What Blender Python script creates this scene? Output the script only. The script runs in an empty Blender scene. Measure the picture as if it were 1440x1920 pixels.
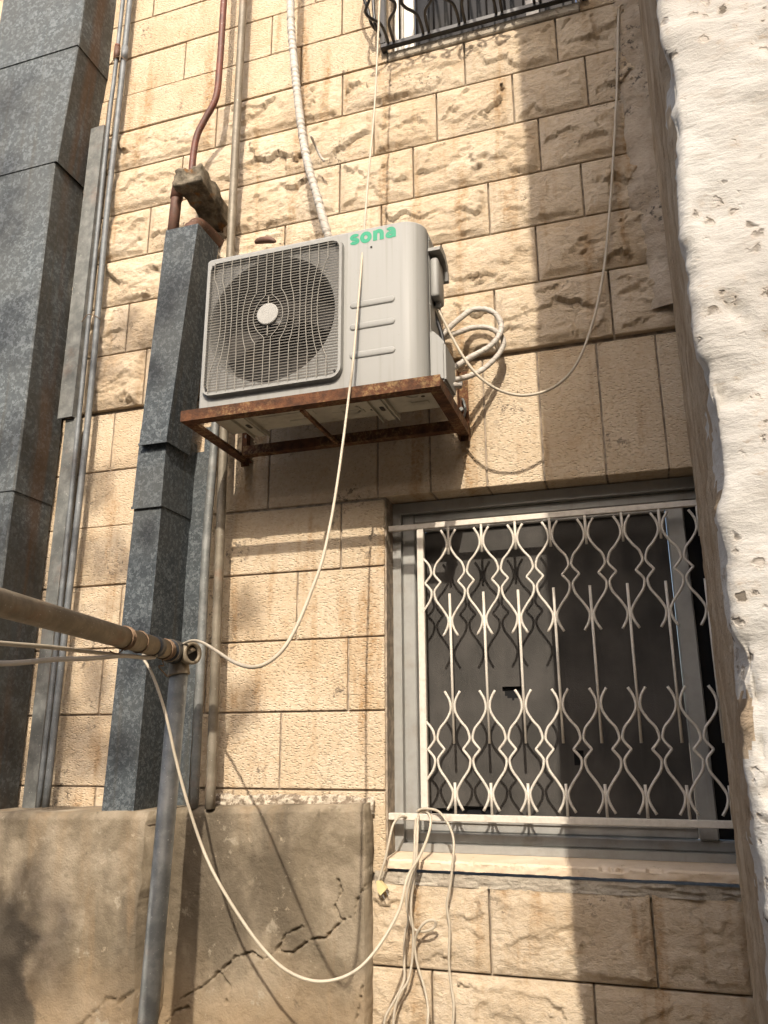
import bpy, bmesh, math, random
import numpy as np
from mathutils import Vector, Matrix, noise as mnoise

random.seed(7)
scene = bpy.context.scene
col = scene.collection

# ------------------------------------------------------------ camera, light
cam_data = bpy.data.cameras.new('camera')
cam = bpy.data.objects.new('camera', cam_data)
col.objects.link(cam)
cam_data.sensor_fit = 'VERTICAL'
cam_data.sensor_height = 36.0
cam_data.lens = 28.125
cam_data.clip_start = 0.05
cam_data.clip_end = 3000
cam.matrix_world = Matrix(((0.951989, 0.087966, 0.293221, 0.0), (0.306102, -0.260378, -0.915699, -3.0), (-0.004202, 0.961491, -0.274804, 0.0), (0, 0, 0, 1)))
scene.camera = cam

SUN = Vector((0.19, -1.0, 0.81)).normalized()        # towards the sun
world = bpy.data.worlds.new('World')
scene.world = world
world.use_nodes = True
wn = world.node_tree
sky = wn.nodes.new('ShaderNodeTexSky')
sky.sky_type = 'NISHITA'
sky.sun_disc = False
sky.sun_elevation = math.asin(SUN.z)
sky.sun_rotation = math.atan2(SUN.x, SUN.y)
sky.dust_density = 5.0
sky.air_density = 1.0
wn.links.new(sky.outputs[0], wn.nodes['Background'].inputs[0])
wn.nodes['Background'].inputs[1].default_value = 0.15

sl = bpy.data.lights.new('sun', 'SUN')
sl.energy = 2.6
sl.angle = math.radians(0.53)
sl.color = (1.0, 0.91, 0.78)
so = bpy.data.objects.new('sun', sl)
so.rotation_euler = SUN.to_track_quat('Z', 'Y').to_euler()
so.location = (2, -10, 9)
col.objects.link(so)

scene.view_settings.view_transform = 'Standard'
scene.view_settings.look = 'None'
scene.view_settings.gamma = 1.0
scene.view_settings.use_curve_mapping = False
scene.view_settings.exposure = 1.06

# ------------------------------------------------------------ materials
class N:
    """small node-tree writer"""
    def __init__(s, name, rough=0.8, metallic=0.0, spec=0.35):
        s.m = bpy.data.materials.new(name)
        s.m.use_nodes = True
        s.t = s.m.node_tree
        s.b = s.t.nodes['Principled BSDF']
        s.b.inputs['Roughness'].default_value = rough
        s.b.inputs['Metallic'].default_value = metallic
        s.b.inputs['Specular IOR Level'].default_value = spec
        s._pos = None
    def node(s, kind, **kw):
        n = s.t.nodes.new(kind)
        for k, v in kw.items():
            setattr(n, k, v)
        return n
    def link(s, a, b):
        s.t.links.new(a, b)
    def put(s, sock, v):
        if hasattr(v, 'is_linked') or isinstance(v, bpy.types.NodeSocket):
            s.link(v, sock)
        elif isinstance(v, (tuple, list)) and len(v) == 3 and sock.type == 'RGBA':
            sock.default_value = (*v, 1)
        else:
            sock.default_value = v
    def math(s, op, a, b=0.5, clamp=False):
        n = s.node('ShaderNodeMath', operation=op, use_clamp=clamp)
        s.put(n.inputs[0], a); s.put(n.inputs[1], b)
        return n.outputs[0]
    def pos(s, stretch=None, vary=0.0):
        if s._pos is None:
            s._pos = s.node('ShaderNodeNewGeometry').outputs['Position']
        p = s._pos
        if vary:
            r = s.node('ShaderNodeObjectInfo').outputs['Random']
            a = s.node('ShaderNodeVectorMath', operation='ADD')
            c = s.node('ShaderNodeCombineXYZ')
            for i, k in enumerate((1.0, 2.3, -1.7)):
                s.link(s.math('MULTIPLY', r, vary * k), c.inputs[i])
            s.link(p, a.inputs[0]); s.link(c.outputs[0], a.inputs[1])
            p = a.outputs[0]
        if stretch:
            a = s.node('ShaderNodeVectorMath', operation='MULTIPLY')
            s.link(p, a.inputs[0]); a.inputs[1].default_value = stretch
            p = a.outputs[0]
        return p
    def noise(s, scale, detail=4, rough=0.55, p=None, dist=0.0):
        n = s.node('ShaderNodeTexNoise')
        n.inputs['Scale'].default_value = scale
        n.inputs['Detail'].default_value = detail
        n.inputs['Roughness'].default_value = rough
        n.inputs['Distortion'].default_value = dist
        s.link(p if p is not None else s.pos(), n.inputs['Vector'])
        return n.outputs['Fac']
    def voro(s, scale, p=None, out='Distance', feature='F1', rnd=1.0):
        n = s.node('ShaderNodeTexVoronoi', feature=feature)
        n.inputs['Scale'].default_value = scale
        n.inputs['Randomness'].default_value = rnd
        s.link(p if p is not None else s.pos(), n.inputs['Vector'])
        return n.outputs[out]
    def step(s, v, a, b, lo=0.0, hi=1.0):
        n = s.node('ShaderNodeMapRange', interpolation_type='SMOOTHSTEP')
        s.put(n.inputs[0], v)
        for i, k in enumerate((a, b, lo, hi)):
            n.inputs[i + 1].default_value = k
        return n.outputs[0]
    def mix(s, f, a, b, kind='MIX'):
        n = s.node('ShaderNodeMix', data_type='RGBA', blend_type=kind)
        s.put(n.inputs[0], f); s.put(n.inputs[6], a); s.put(n.inputs[7], b)
        return n.outputs[2]
    def axis(s, i):
        n = s.node('ShaderNodeSeparateXYZ')
        s.link(s.pos(), n.inputs[0])
        return n.outputs[i]
    def color(s, c):
        s.put(s.b.inputs['Base Color'], c)
    def rough(s, r):
        s.put(s.b.inputs['Roughness'], r)
    def bump(s, h, dist=0.01, strength=1.0, normal=None):
        n = s.node('ShaderNodeBump')
        n.inputs['Strength'].default_value = strength
        n.inputs['Distance'].default_value = dist
        s.link(h, n.inputs['Height'])
        if normal is not None:
            s.link(normal, n.inputs['Normal'])
        s.link(n.outputs[0], s.b.inputs['Normal'])
        return n.outputs[0]

def stone_mat(name, rough_face):
    k = N(name, 0.9, spec=0.2)
    pv = k.pos(vary=9.0)
    rnd = k.node('ShaderNodeObjectInfo').outputs['Random']
    big = k.noise(4, 5, p=pv)
    c = k.mix(k.step(big, .35, .68), (.52, .41, .285), (.61, .51, .385))
    c = k.mix(k.step(k.noise(9, 6, p=pv, dist=.6), .55, .75, 0, .6), c, (.43, .285, .155))
    c = k.mix(k.math('MULTIPLY', rnd, .45), c, (.60, .505, .385))
    c = k.mix(k.step(k.noise(55, 5, .65, p=pv), .3, .75, 0, .38), c, (.40, .275, .15))
    # rusty water runs, stretched down the wall
    st = k.noise(1.0, 4, p=k.pos((9.0, 1.0, 1.1)))
    sm_ = k.step(st, .53, .68)
    c = k.mix(k.math('MULTIPLY', sm_, k.step(k.noise(60, 4, .6), .35, .7, .25, .85)), c, (.34, .20, .085))
    # grey lichen and dirt flecks in clusters
    cl = k.math('MULTIPLY', k.step(k.noise(3.2, 3), .56, .68), k.step(k.noise(46, 6, .7), .54, .60))
    c = k.mix(k.math('MULTIPLY', cl, .8), c, (.085, .072, .058))
    sp = k.step(k.noise(150, 2, p=pv), .70, .76, 0, .6)
    c = k.mix(sp, c, (.16, .11, .065))
    k.color(c)
    if rough_face:
        pd = k.pos((1.0, 1.0, 1.8), vary=9.0)
        h = k.math('ADD', k.math('MULTIPLY', k.noise(34, 11, .72, p=pd, dist=.25), 1.0),
                   k.math('MULTIPLY', k.noise(110, 6, .7, p=pv), .3))
        wv = k.node('ShaderNodeVectorMath', operation='ADD')
        nz = k.node('ShaderNodeTexNoise'); nz.inputs['Scale'].default_value = 12; nz.inputs['Detail'].default_value = 5
        k.link(pd, nz.inputs['Vector'])
        sc = k.node('ShaderNodeVectorMath', operation='SCALE'); k.link(nz.outputs['Color'], sc.inputs[0]); sc.inputs['Scale'].default_value = .14
        k.link(pd, wv.inputs[0]); k.link(sc.outputs[0], wv.inputs[1])
        vc = k.voro(17, wv.outputs[0], 'Color')
        sp_ = k.node('ShaderNodeSeparateColor'); k.link(vc, sp_.inputs[0])
        h = k.math('ADD', h, k.math('MULTIPLY', sp_.outputs[0], .30))
        k.bump(h, .018, .8)
    else:
        pk = k.pos((1.0, 1.0, 1.9), vary=9.0)
        h = k.math('ADD', k.step(k.voro(62, pk), .12, .45),
                   k.math('MULTIPLY', k.noise(70, 5, .6, p=pk), 1.1))
        h = k.math('ADD', h, k.math('MULTIPLY', k.noise(9, 4, p=pv), 1.2))
        k.bump(h, .0075, .62)
        k.color(k.mix(1.0, c, (.89, .88, .86), 'MULTIPLY'))
    return k.m

def galv_mat(name, spangle=42, base=(.168, .184, .188), dark=(.066, .075, .078), dirt=.5, metal=.22, warm=.0):
    k = N(name, .6, metal * .6, .22)
    w = k.node('ShaderNodeVectorMath', operation='ADD')
    nz = k.node('ShaderNodeTexNoise'); nz.inputs['Scale'].default_value = spangle * 1.1; nz.inputs['Detail'].default_value = 3
    k.link(k.pos(), nz.inputs['Vector'])
    sc = k.node('ShaderNodeVectorMath', operation='SCALE'); k.link(nz.outputs['Color'], sc.inputs[0]); sc.inputs['Scale'].default_value = .035
    k.link(k.pos(), w.inputs[0]); k.link(sc.outputs[0], w.inputs[1])
    v = k.voro(spangle, w.outputs[0], 'Color')
    sp = k.node('ShaderNodeSeparateColor'); k.link(v, sp.inputs[0])
    v2 = k.voro(spangle * 2.3, w.outputs[0], 'Color')
    sp2 = k.node('ShaderNodeSeparateColor'); k.link(v2, sp2.inputs[0])
    val = k.math('ADD', k.math('MULTIPLY', k.step(sp.outputs[0], .45, .95), .75), k.math('MULTIPLY', sp2.outputs[1], .3))
    c = k.mix(val, dark, base)
    c = k.mix(k.step(k.noise(2.2, 5), .42, .7, 0, dirt), c, (.085, .085, .078))
    run = k.noise(1.0, 5, p=k.pos((26, 26, .9)))
    c = k.mix(k.step(run, .52, .78, 0, .5), c, (.075, .064, .046))
    c = k.mix(k.step(k.noise(1.0, 3, .7, p=k.pos((120, 120, 7))), .68, .74, 0, .55), c, (.24, .24, .225))
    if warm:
        c = k.mix(k.math('MULTIPLY', k.step(k.noise(5, 6, .65), .3, .6, .15, .62), k.step(k.axis(1), -.243, -.238)), c, (.05, .041, .028))  # side faces darkened: brown grime plus shade put into the colour
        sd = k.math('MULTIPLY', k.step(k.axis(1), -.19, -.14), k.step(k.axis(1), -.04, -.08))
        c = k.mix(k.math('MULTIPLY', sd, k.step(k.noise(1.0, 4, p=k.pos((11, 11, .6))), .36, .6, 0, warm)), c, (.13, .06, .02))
    k.color(c)
    k.rough(k.math('ADD', k.math('MULTIPLY', val, -.15), .68))
    k.bump(k.noise(7, 3), .012, .25)
    return k.m

def pipe_mat(name, base, dark, rust=.3, metal=.35, rough=.5, rustcol=(.22, .085, .03)):
    k = N(name, rough, metal, .35)
    c = k.mix(k.step(k.noise(14, 6, .65), .35, .7), dark, base)
    c = k.mix(k.step(k.noise(1, 5, p=k.pos((60, 60, 5))), .5, .75, 0, .5), c, tuple(x * .6 for x in base))
    c = k.mix(k.step(k.noise(5.5, 7, .7), .55, .70, 0, rust), c, rustcol)
    c = k.mix(k.step(k.noise(130, 2), .69, .74, 0, .7), c, (.55, .54, .5))
    k.color(c)
    k.bump(k.noise(90, 4), .002, .5)
    return k.m

def plain(name, c, rough=.5, metallic=0, spec=.4, dirt=0.0, dirtcol=(.2, .16, .11), bump=0.0, scale=20):
    k = N(name, rough, metallic, spec)
    cc = k.mix(k.step(k.noise(scale, 6, .6), .3, .8), c, tuple(x * .86 for x in c))
    if dirt:
        cc = k.mix(k.step(k.noise(scale * .4, 7, .65), .48, .75, 0, dirt), cc, dirtcol)
        cc = k.mix(k.step(k.noise(1, 5, p=k.pos((45, 45, 3))), .55, .8, 0, dirt * .6), cc, dirtcol)
    k.color(cc)
    if bump:
        k.bump(k.noise(scale * 6, 4), bump, .6)
    return k.m

MT = {}
MT['stone_rough'] = stone_mat('rock_faced_limestone', True)
MT['stone_smooth'] = stone_mat('bush_hammered_limestone', False)
k = N('joint_mortar', .95, spec=.15)
k.color(k.mix(k.step(k.noise(30, 6), .35, .7), (.21, .175, .138), (.38, .31, .235)))
k.bump(k.noise(80, 6), .006, .8); MT['mortar'] = k.m
k = N('grey_cement', .95, spec=.15)
c = k.mix(k.step(k.noise(7, 6), .35, .7), (.33, .285, .225), (.46, .41, .335))
c = k.mix(k.step(k.noise(30, 7, .7), .56, .66, 0, .7), c, (.17, .145, .11))
k.color(c); k.bump(k.noise(38, 8, .65), .02, .7); MT['cement'] = k.m
k = N('sill_limestone', .85, spec=.2)
c = k.mix(k.step(k.noise(8, 6), .35, .7), (.58, .46, .33), (.66, .55, .42))
c = k.mix(k.step(k.noise(26, 7, .7), .58, .7, 0, .6), c, (.30, .22, .14))
k.color(c); k.bump(k.noise(60, 7), .005, .6); MT['sill'] = k.m

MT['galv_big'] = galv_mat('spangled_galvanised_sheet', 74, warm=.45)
MT['galv_small'] = galv_mat('dark_galvanised_sheet', 95, (.125, .14, .147), (.036, .043, .048), .45, .25)
MT['galv_pipe'] = pipe_mat('galvanised_pipe', (.225, .228, .215), (.12, .125, .12), .2, .15, .5)
MT['conduit'] = pipe_mat('grey_conduit', (.19, .20, .205), (.115, .125, .13), .08, .1, .55)
MT['old_pipe'] = pipe_mat('weathered_brown_grey_pipe', (.22, .19, .145), (.15, .127, .092), .25, .15, .55)
MT['frame_pipe'] = pipe_mat('grimy_scaffold_pipe', (.27, .225, .16), (.16, .13, .09), .35, .15, .6)
MT['red_pipe'] = pipe_mat('red_lead_painted_pipe', (.16, .052, .032), (.085, .04, .028), .6, .0, .55, (.27, .07, .03))
MT['brown_pipe'] = pipe_mat('rust_brown_drain', (.14, .065, .042), (.08, .045, .03), .35, 0, .6)

k = N('rusted_angle_iron', .85, .1, .25)
c = k.mix(k.step(k.noise(24, 8, .7), .36, .66), (.055, .026, .015), (.125, .052, .024))
f = k.math('MULTIPLY', k.step(k.noise(60, 7, .75), .46, .62), k.step(k.noise(6, 4), .42, .58))
c = k.mix(k.math('MULTIPLY', f, .75), c, (.27, .18, .085))
k.color(c); k.bump(k.noise(130, 6), .003, .7); MT['rust'] = k.m

k = N('cream_casing_paint', .5, 0, .25)
c = k.mix(k.step(k.noise(1, 4, p=k.pos((60, 60, 1.6))), .45, .8), (.262, .26, .246), (.225, .22, .203))
c = k.mix(k.step(k.noise(70, 5, .7), .62, .74, 0, .3), c, (.17, .14, .10))
k.color(c); MT['casing'] = k.m
MT['casing_side'] = plain('side_panel_paint', (.22, .217, .203), .5, spec=.25, dirt=.25)  # side panel slightly darker than the casing, with dirt
MT['grille_plastic'] = plain('dusty_grille_plastic', (.125, .115, .10), .55, spec=.2, dirt=.3)
MT['grille_wire'] = plain('pale_grille_wire', (.255, .24, .21), .55, spec=.2)
MT['pan'] = plain('base_pan_paint', (.44, .42, .355), .5, dirt=.55, dirtcol=(.13, .11, .08))
MT['dark'] = plain('dark_cavity', (.025, .022, .02), .7)
MT['fan'] = plain('dark_fan_plastic', (.022, .02, .018), .45)
MT['coil'] = plain('dusty_coil_fins', (.035, .03, .026), .7)
MT['white_cap'] = plain('hub_disc_plastic', (.33, .322, .30), .5, spec=.2)
MT['green'] = plain('green_print', (.012, .26, .14), .5)
MT['cable'] = plain('cream_cable_sheath', (.46, .40, .31), .5, dirt=.35, dirtcol=(.28, .22, .15))
MT['cable_white'] = plain('white_cable_sheath', (.48, .44, .38), .5, dirt=.3, dirtcol=(.3, .25, .18))
MT['black'] = plain('black_rubber', (.018, .018, .02), .45)
MT['tape'] = plain('black_insulating_tape', (.02, .022, .026), .38, spec=.5)
k = N('white_wrap_tape', .6, 0, .3)
z_ = k.math('ADD', k.axis(2), k.math('ADD', k.math('MULTIPLY', k.noise(5, 2), .05), k.math('MULTIPLY', k.axis(0), .35)))
fr = k.math('FRACT', k.math('MULTIPLY', z_, 34.0))
c = k.mix(k.step(k.noise(16, 5), .35, .75), (.46, .43, .385), (.38, .345, .30))
c = k.mix(k.step(fr, .86, .93, 0, .75), c, (.22, .175, .135))
k.color(c); MT['wrap'] = k.m
MT['grille_white'] = plain('cream_painted_iron', (.58, .53, .455), .55, dirt=.4, dirtcol=(.30, .22, .14), bump=.001, scale=60)
MT['alu'] = plain('dull_aluminium', (.34, .335, .315), .45, .3, dirt=.55, dirtcol=(.22, .185, .14))
MT['frame_white'] = plain('white_window_paint', (.70, .67, .61), .5, dirt=.2)
MT['iron'] = plain('black_painted_iron', (.022, .02, .02), .4, spec=.5, dirt=.4, dirtcol=(.06, .045, .03))
MT['wire'] = plain('thin_tie_wire', (.20, .13, .08), .55, .4)
MT['plug'] = plain('yellowed_plug_plastic', (.60, .50, .26), .45)
k = N('dusty_fly_screen', .85, 0, .2)
c = k.mix(k.step(k.noise(6, 6), .3, .75), (.044, .041, .037), (.070, .064, .058))
c = k.mix(k.step(k.noise(1, 5, p=k.pos((30, 30, 2.5))), .5, .8, 0, .5), c, (.075, .069, .062))
k.color(c); k.bump(k.voro(260), .001, .5); MT['screen'] = k.m
k = N('dark_window_glass', .08, 0, .12)
k.color(k.mix(k.step(k.noise(5, 5), .4, .8), (.012, .013, .015), (.03, .028, .025)))
MT['glass'] = k.m

k = N('stained_cement_render', .95, spec=.15)
c = k.mix(k.step(k.noise(3.6, 9, .66, dist=.4), .38, .62), (.15, .12, .082), (.27, .222, .16))
c = k.mix(k.step(k.noise(1.3, 5, p=k.pos((2.2, 2.2, 1))), .47, .62, 0, .8), c, (.085, .068, .048))
c = k.mix(k.step(k.noise(1.0, 5, p=k.pos((8, 8, 1.1))), .55, .72, 0, .5), c, (.22, .15, .085))
zz = k.axis(2)
c = k.mix(k.math('MULTIPLY', k.step(k.math('ADD', zz, k.math('MULTIPLY', k.noise(7, 4), .35)), -.50, -.86), .75), c, (.25, .178, .106))
c = k.mix(k.step(k.noise(26, 6, .7), .62, .7, 0, .6), c, (.34, .28, .20))
dx_ = k.math('ADD', k.axis(0), k.math('MULTIPLY', k.noise(6, 5), .5))
dz_ = k.math('ADD', k.axis(2), k.math('MULTIPLY', k.noise(5, 5), .3))
c = k.mix(k.step(k.noise(8, 8, .7), .60, .66, 0, .55), c, (.33, .285, .215))
c = k.mix(k.step(k.noise(11, 8, .7, dist=.6), .60, .70, 0, .55), c, (.085, .068, .047))
damp = k.math('MULTIPLY', k.math('MULTIPLY', k.step(dx_, -2.02, -1.93, 1, 0), k.step(dx_, -2.45, -2.32)), k.step(dz_, -.40, -.52))
c = k.mix(k.math('MULTIPLY', damp, .85), c, (.062, .052, .04))
k.color(c)
h = k.math('ADD', k.noise(30, 10, .7, dist=.3), k.math('MULTIPLY', k.noise(130, 5), .5))
k.bump(h, .011, .55); MT['render'] = k.m

k = N('flaking_limewash', .92, spec=.12)
st_ = k.pos((9, 9, 30))
c = k.mix(k.step(k.noise(6, 7, .6), .38, .66), (.40, .378, .345), (.475, .46, .43))
c = k.mix(k.step(k.noise(1, 8, .68, p=st_), .54, .66, 0, .6), c, (.345, .315, .275))
c = k.mix(k.step(k.noise(8, 5), .58, .70, 0, .5), c, (.39, .375, .35))
c = k.mix(k.step(k.noise(1, 9, .75, p=k.pos((26, 26, 80))), .60, .66, 0, .55), c, (.29, .235, .175))
clu = k.step(k.noise(9, 4, .6), .50, .57)
wv = k.node('ShaderNodeVectorMath', operation='ADD')
nz = k.node('ShaderNodeTexNoise'); nz.inputs['Scale'].default_value = 90; nz.inputs['Detail'].default_value = 4
k.link(k.pos(), nz.inputs['Vector'])
sc = k.node('ShaderNodeVectorMath', operation='SCALE'); k.link(nz.outputs['Color'], sc.inputs[0]); sc.inputs['Scale'].default_value = .022
k.link(k.pos(), wv.inputs[0]); k.link(sc.outputs[0], wv.inputs[1])
hole = k.math('MULTIPLY', clu, k.step(k.voro(44, wv.outputs[0]), .30, .18))
rim_ = k.math('MULTIPLY', clu, k.step(k.voro(44, wv.outputs[0]), .50, .26))
c = k.mix(k.math('MULTIPLY', rim_, .3), c, (.36, .28, .20))
c = k.mix(k.math('MULTIPLY', k.math('MULTIPLY', hole, k.step(k.noise(20, 3), .42, .58)), .85), c, (.11, .09, .068))
k.color(c)
hh = k.math('ADD', k.math('MULTIPLY', k.noise(1, 9, .68, p=k.pos((24, 24, 58))), 1.0), k.math('MULTIPLY', k.noise(170, 5, .7), .22))
hh = k.math('ADD', hh, k.math('MULTIPLY', hole, -.9))
k.bump(hh, .010, .55); MT['lime'] = k.m
k = N('crumbled_mortar', .95, spec=.12)
c = k.mix(k.step(k.noise(42, 6, .7), .44, .56), (.26, .205, .15), (.60, .52, .41))
k.color(c); k.bump(k.noise(50, 7, .7), .02, 1.0); MT['crumb'] = k.m
k = N('smeared_cement', .95, spec=.12)
c = k.mix(k.step(k.noise(7, 6), .35, .7), (.36, .285, .205), (.49, .405, .31))
c = k.mix(k.math('MULTIPLY', k.step(k.noise(6, 3), .5, .62), k.step(k.noise(34, 7, .7), .53, .62)), c, (.12, .10, .08))
k.color(c); k.bump(k.noise(38, 8, .65), .018, .8); MT['smear'] = k.m
k = N('brown_wall_plaster', .95, spec=.1)
c = k.mix(k.step(k.noise(6, 7, .6), .35, .7), (.26, .195, .13), (.40, .33, .245))
c = k.mix(k.step(k.noise(26, 7, .7), .55, .7, 0, .7), c, (.155, .11, .068))
k.color(c); k.bump(k.noise(40, 8, .65, dist=.8), .014, .8); MT['brown'] = k.m
k = N('old_concrete', .95, spec=.12)
c = k.mix(k.step(k.noise(18, 7, .65), .35, .7), (.075, .063, .047), (.235, .20, .148))
c = k.mix(k.step(k.noise(12, 4), .55, .68, 0, .8), c, (.24, .105, .03))
k.color(c); k.bump(k.noise(60, 8, .7), .01, .9); MT['concrete'] = k.m
k = N('pale_yard_paving', .95, spec=.15)
k.color(k.mix(k.step(k.noise(1.4, 8, .65), .35, .7), (.17, .145, .11), (.25, .215, .165)))
k.bump(k.noise(30, 8), .01, .6); MT['ground'] = k.m
k = N('leaf', .55, 0, .3)
k.color(k.mix(k.noise(3, 3), (.035, .065, .018), (.075, .105, .03))); MT['leaf'] = k.m
k = N('bark', .95, 0, .15)
k.color(k.mix(k.noise(14, 6), (.09, .065, .045), (.19, .15, .11))); k.bump(k.noise(40, 6), .02, .8); MT['bark'] = k.m

# ------------------------------------------------------------ object helpers
WL = {}
def tag(o, label=None, cat=None, group=None, kind=None):
    for key, v in (('label', label), ('category', cat), ('group', group), ('kind', kind)):
        if v:
            o[key] = v
    return o

def empty(name, loc, label, cat, group=None):
    o = bpy.data.objects.new(name, None)
    o.location = loc
    o.empty_display_size = .1
    col.objects.link(o)
    WL[o.name] = Vector(loc)
    return tag(o, label, cat, group)

def obj(name, verts, faces, mat, parent=None, smooth=False, mats=None, mi=None):
    v = np.asarray(verts, dtype=float)
    c = (v.min(0) + v.max(0)) / 2
    me = bpy.data.meshes.new(name)
    me.from_pydata((v - c).tolist(), [], [tuple(int(i) for i in f) for f in faces])
    for m in (mats or [mat]):
        me.materials.append(MT[m])
    if mi is not None:
        me.polygons.foreach_set('material_index', np.asarray(mi, dtype=np.int32))
    if smooth:
        me.polygons.foreach_set('use_smooth', np.ones(len(me.polygons), dtype=bool))
    me.update()
    o = bpy.data.objects.new(name, me)
    col.objects.link(o)
    wc = Vector(c)
    WL[o.name] = wc
    if parent:
        o.parent = parent
        o.location = wc - WL[parent.name]
    else:
        o.location = wc
    return o

def again(src, parent, shift):
    """another piece like src (shares its mesh), moved by shift"""
    o = src.copy()
    col.objects.link(o)
    o.parent = parent
    WL[o.name] = WL[src.name] + Vector(shift)
    o.location = WL[o.name] - (WL[parent.name] if parent else Vector((0, 0, 0)))
    return o

def join(parts):
    V, F, n = [], [], 0
    for v, f in parts:
        V.extend(list(map(tuple, v)))
        F.extend([tuple(i + n for i in q) for q in f])
        n += len(v)
    return V, F

def box(x0, x1, y0, y1, z0, z1, bev=0.0, seg=1):
    bm = bmesh.new()
    bmesh.ops.create_cube(bm, size=1)
    for v in bm.verts:
        v.co = Vector(((x0 + x1) / 2 + v.co.x * (x1 - x0), (y0 + y1) / 2 + v.co.y * (y1 - y0), (z0 + z1) / 2 + v.co.z * (z1 - z0)))
    if bev:
        bmesh.ops.bevel(bm, geom=list(bm.edges), offset=bev, segments=seg, affect='EDGES', profile=.5)
    bm.verts.index_update()
    V = [tuple(v.co) for v in bm.verts]
    F = [tuple(v.index for v in f.verts) for f in bm.faces]
    bm.free()
    return V, F

def prism(poly, axis, a, b):
    """polygon (2-D) extruded along an axis from a to b"""
    n = len(poly)
    def p3(q, t):
        return {'x': (t, q[0], q[1]), 'y': (q[0], t, q[1]), 'z': (q[0], q[1], t)}[axis]
    V = [p3(q, a) for q in poly] + [p3(q, b) for q in poly]
    F = [tuple(range(n))[::-1], tuple(range(n, 2 * n))]
    for i in range(n):
        j = (i + 1) % n
        F.append((i, j, n + j, n + i))
    return V, F

def spline(pts, sub=6):
    P = [Vector(p) for p in pts]
    if len(P) < 3:
        return P
    Q = [P[0] * 2 - P[1]] + P + [P[-1] * 2 - P[-2]]
    out = []
    for i in range(1, len(Q) - 2):
        a, b, c, d = Q[i - 1:i + 3]
        for s in range(sub):
            t = s / sub
            out.append(.5 * ((2 * b) + (c - a) * t + (2 * a - 5 * b + 4 * c - d) * t * t + (3 * b - a - 3 * c + d) * t ** 3))
    out.append(P[-1])
    return out

def tube(path, r, n=10, rfun=None, caps=True, flat=1.0, up=None):
    P = [Vector(p) for p in path]
    V, F = [], []
    ref = Vector(up) if up else Vector((0, 0, 1))
    t0 = (P[1] - P[0]).normalized()
    if abs(t0.dot(ref)) > .95:
        ref = Vector((0, 1, 0))
    u = (ref - t0 * ref.dot(t0)).normalized()
    for i, p in enumerate(P):
        t = (P[min(i + 1, len(P) - 1)] - P[max(i - 1, 0)]).normalized()
        u = (u - t * u.dot(t)).normalized()
        w = t.cross(u)
        rr = rfun(i, len(P)) if rfun else r
        for k in range(n):
            a = 2 * math.pi * k / n
            V.append(tuple(p + u * (math.cos(a) * rr * flat) + w * (math.sin(a) * rr)))
    m = len(P)
    for i in range(m - 1):
        for k in range(n):
            j = (k + 1) % n
            F.append((i * n + k, i * n + j, (i + 1) * n + j, (i + 1) * n + k))
    if caps:
        F.append(tuple(range(n))[::-1])
        F.append(tuple((m - 1) * n + k for k in range(n)))
    return V, F

def ring(c, ax, r_out, r_in, h, n=24):
    """short open pipe end: hollow cylinder"""
    c = Vector(c); ax = Vector(ax).normalized()
    u = ax.orthogonal().normalized(); w = ax.cross(u)
    V, F = [], []
    for (r, t) in ((r_out, -h / 2), (r_out, h / 2), (r_in, h / 2), (r_in, -h / 2)):
        for k in range(n):
            a = 2 * math.pi * k / n
            V.append(tuple(c + ax * t + (u * math.cos(a) + w * math.sin(a)) * r))
    for q in range(4):
        for k in range(n):
            j = (k + 1) % n; q2 = (q + 1) % 4
            F.append((q * n + k, q * n + j, q2 * n + j, q2 * n + k))
    return V, F

# value noise on arrays
def vnoise(x, y, z, seed=0):
    def h(ix, iy, iz):
        q = (ix * 374761393 + iy * 668265263 + iz * 2147483647 + seed * 974711) & 0xffffffff
        q = ((q ^ (q >> 13)) * 1274126177) & 0xffffffff
        return ((q ^ (q >> 16)) & 0xffff) / 65535.0
    x, y, z = np.broadcast_arrays(np.asarray(x, float), np.asarray(y, float), np.asarray(z, float))
    xi, yi, zi = (np.floor(a).astype(np.int64) for a in (x, y, z))
    xf, yf, zf = x - xi, y - yi, z - zi
    s = lambda t: t * t * (3 - 2 * t)
    u, v, w = s(xf), s(yf), s(zf)
    r = 0
    for dx in (0, 1):
        for dy in (0, 1):
            for dz in (0, 1):
                r = r + h(xi + dx, yi + dy, zi + dz) * (u if dx else 1 - u) * (v if dy else 1 - v) * (w if dz else 1 - w)
    return r
def fbm(x, y, z, oct=4, seed=0, gain=.5):
    r, a, f, t = 0, 1, 1, 0
    for i in range(oct):
        r = r + a * vnoise(x * f, y * f, z * f, seed + i * 17)
        t += a; a *= gain; f *= 2.03
    return r / t
def sstep(t, a, b):
    t = np.clip((t - a) / (b - a), 0, 1)
    return t * t * (3 - 2 * t)
def gridfaces(nu, nv, off=0):
    i, j = np.meshgrid(np.arange(nu - 1), np.arange(nv - 1), indexing='ij')
    a = (i * nv + j).ravel() + off
    return np.stack([a, a + nv, a + nv + 1, a + 1], 1)

# ------------------------------------------------------------ ground
obj('ground', [(-400, -400, -1.6), (400, -400, -1.6), (400, 400, -1.6), (-400, 400, -1.6)], [(0, 1, 2, 3)], 'ground')['kind'] = 'structure'

# ------------------------------------------------------------ the stone building
bld = empty('stone_building', (-1.5, .2, -1.6),
            'cream limestone block facade with rock-faced and smooth courses behind the air conditioner', 'building')
rng = np.random.default_rng(29)

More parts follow.
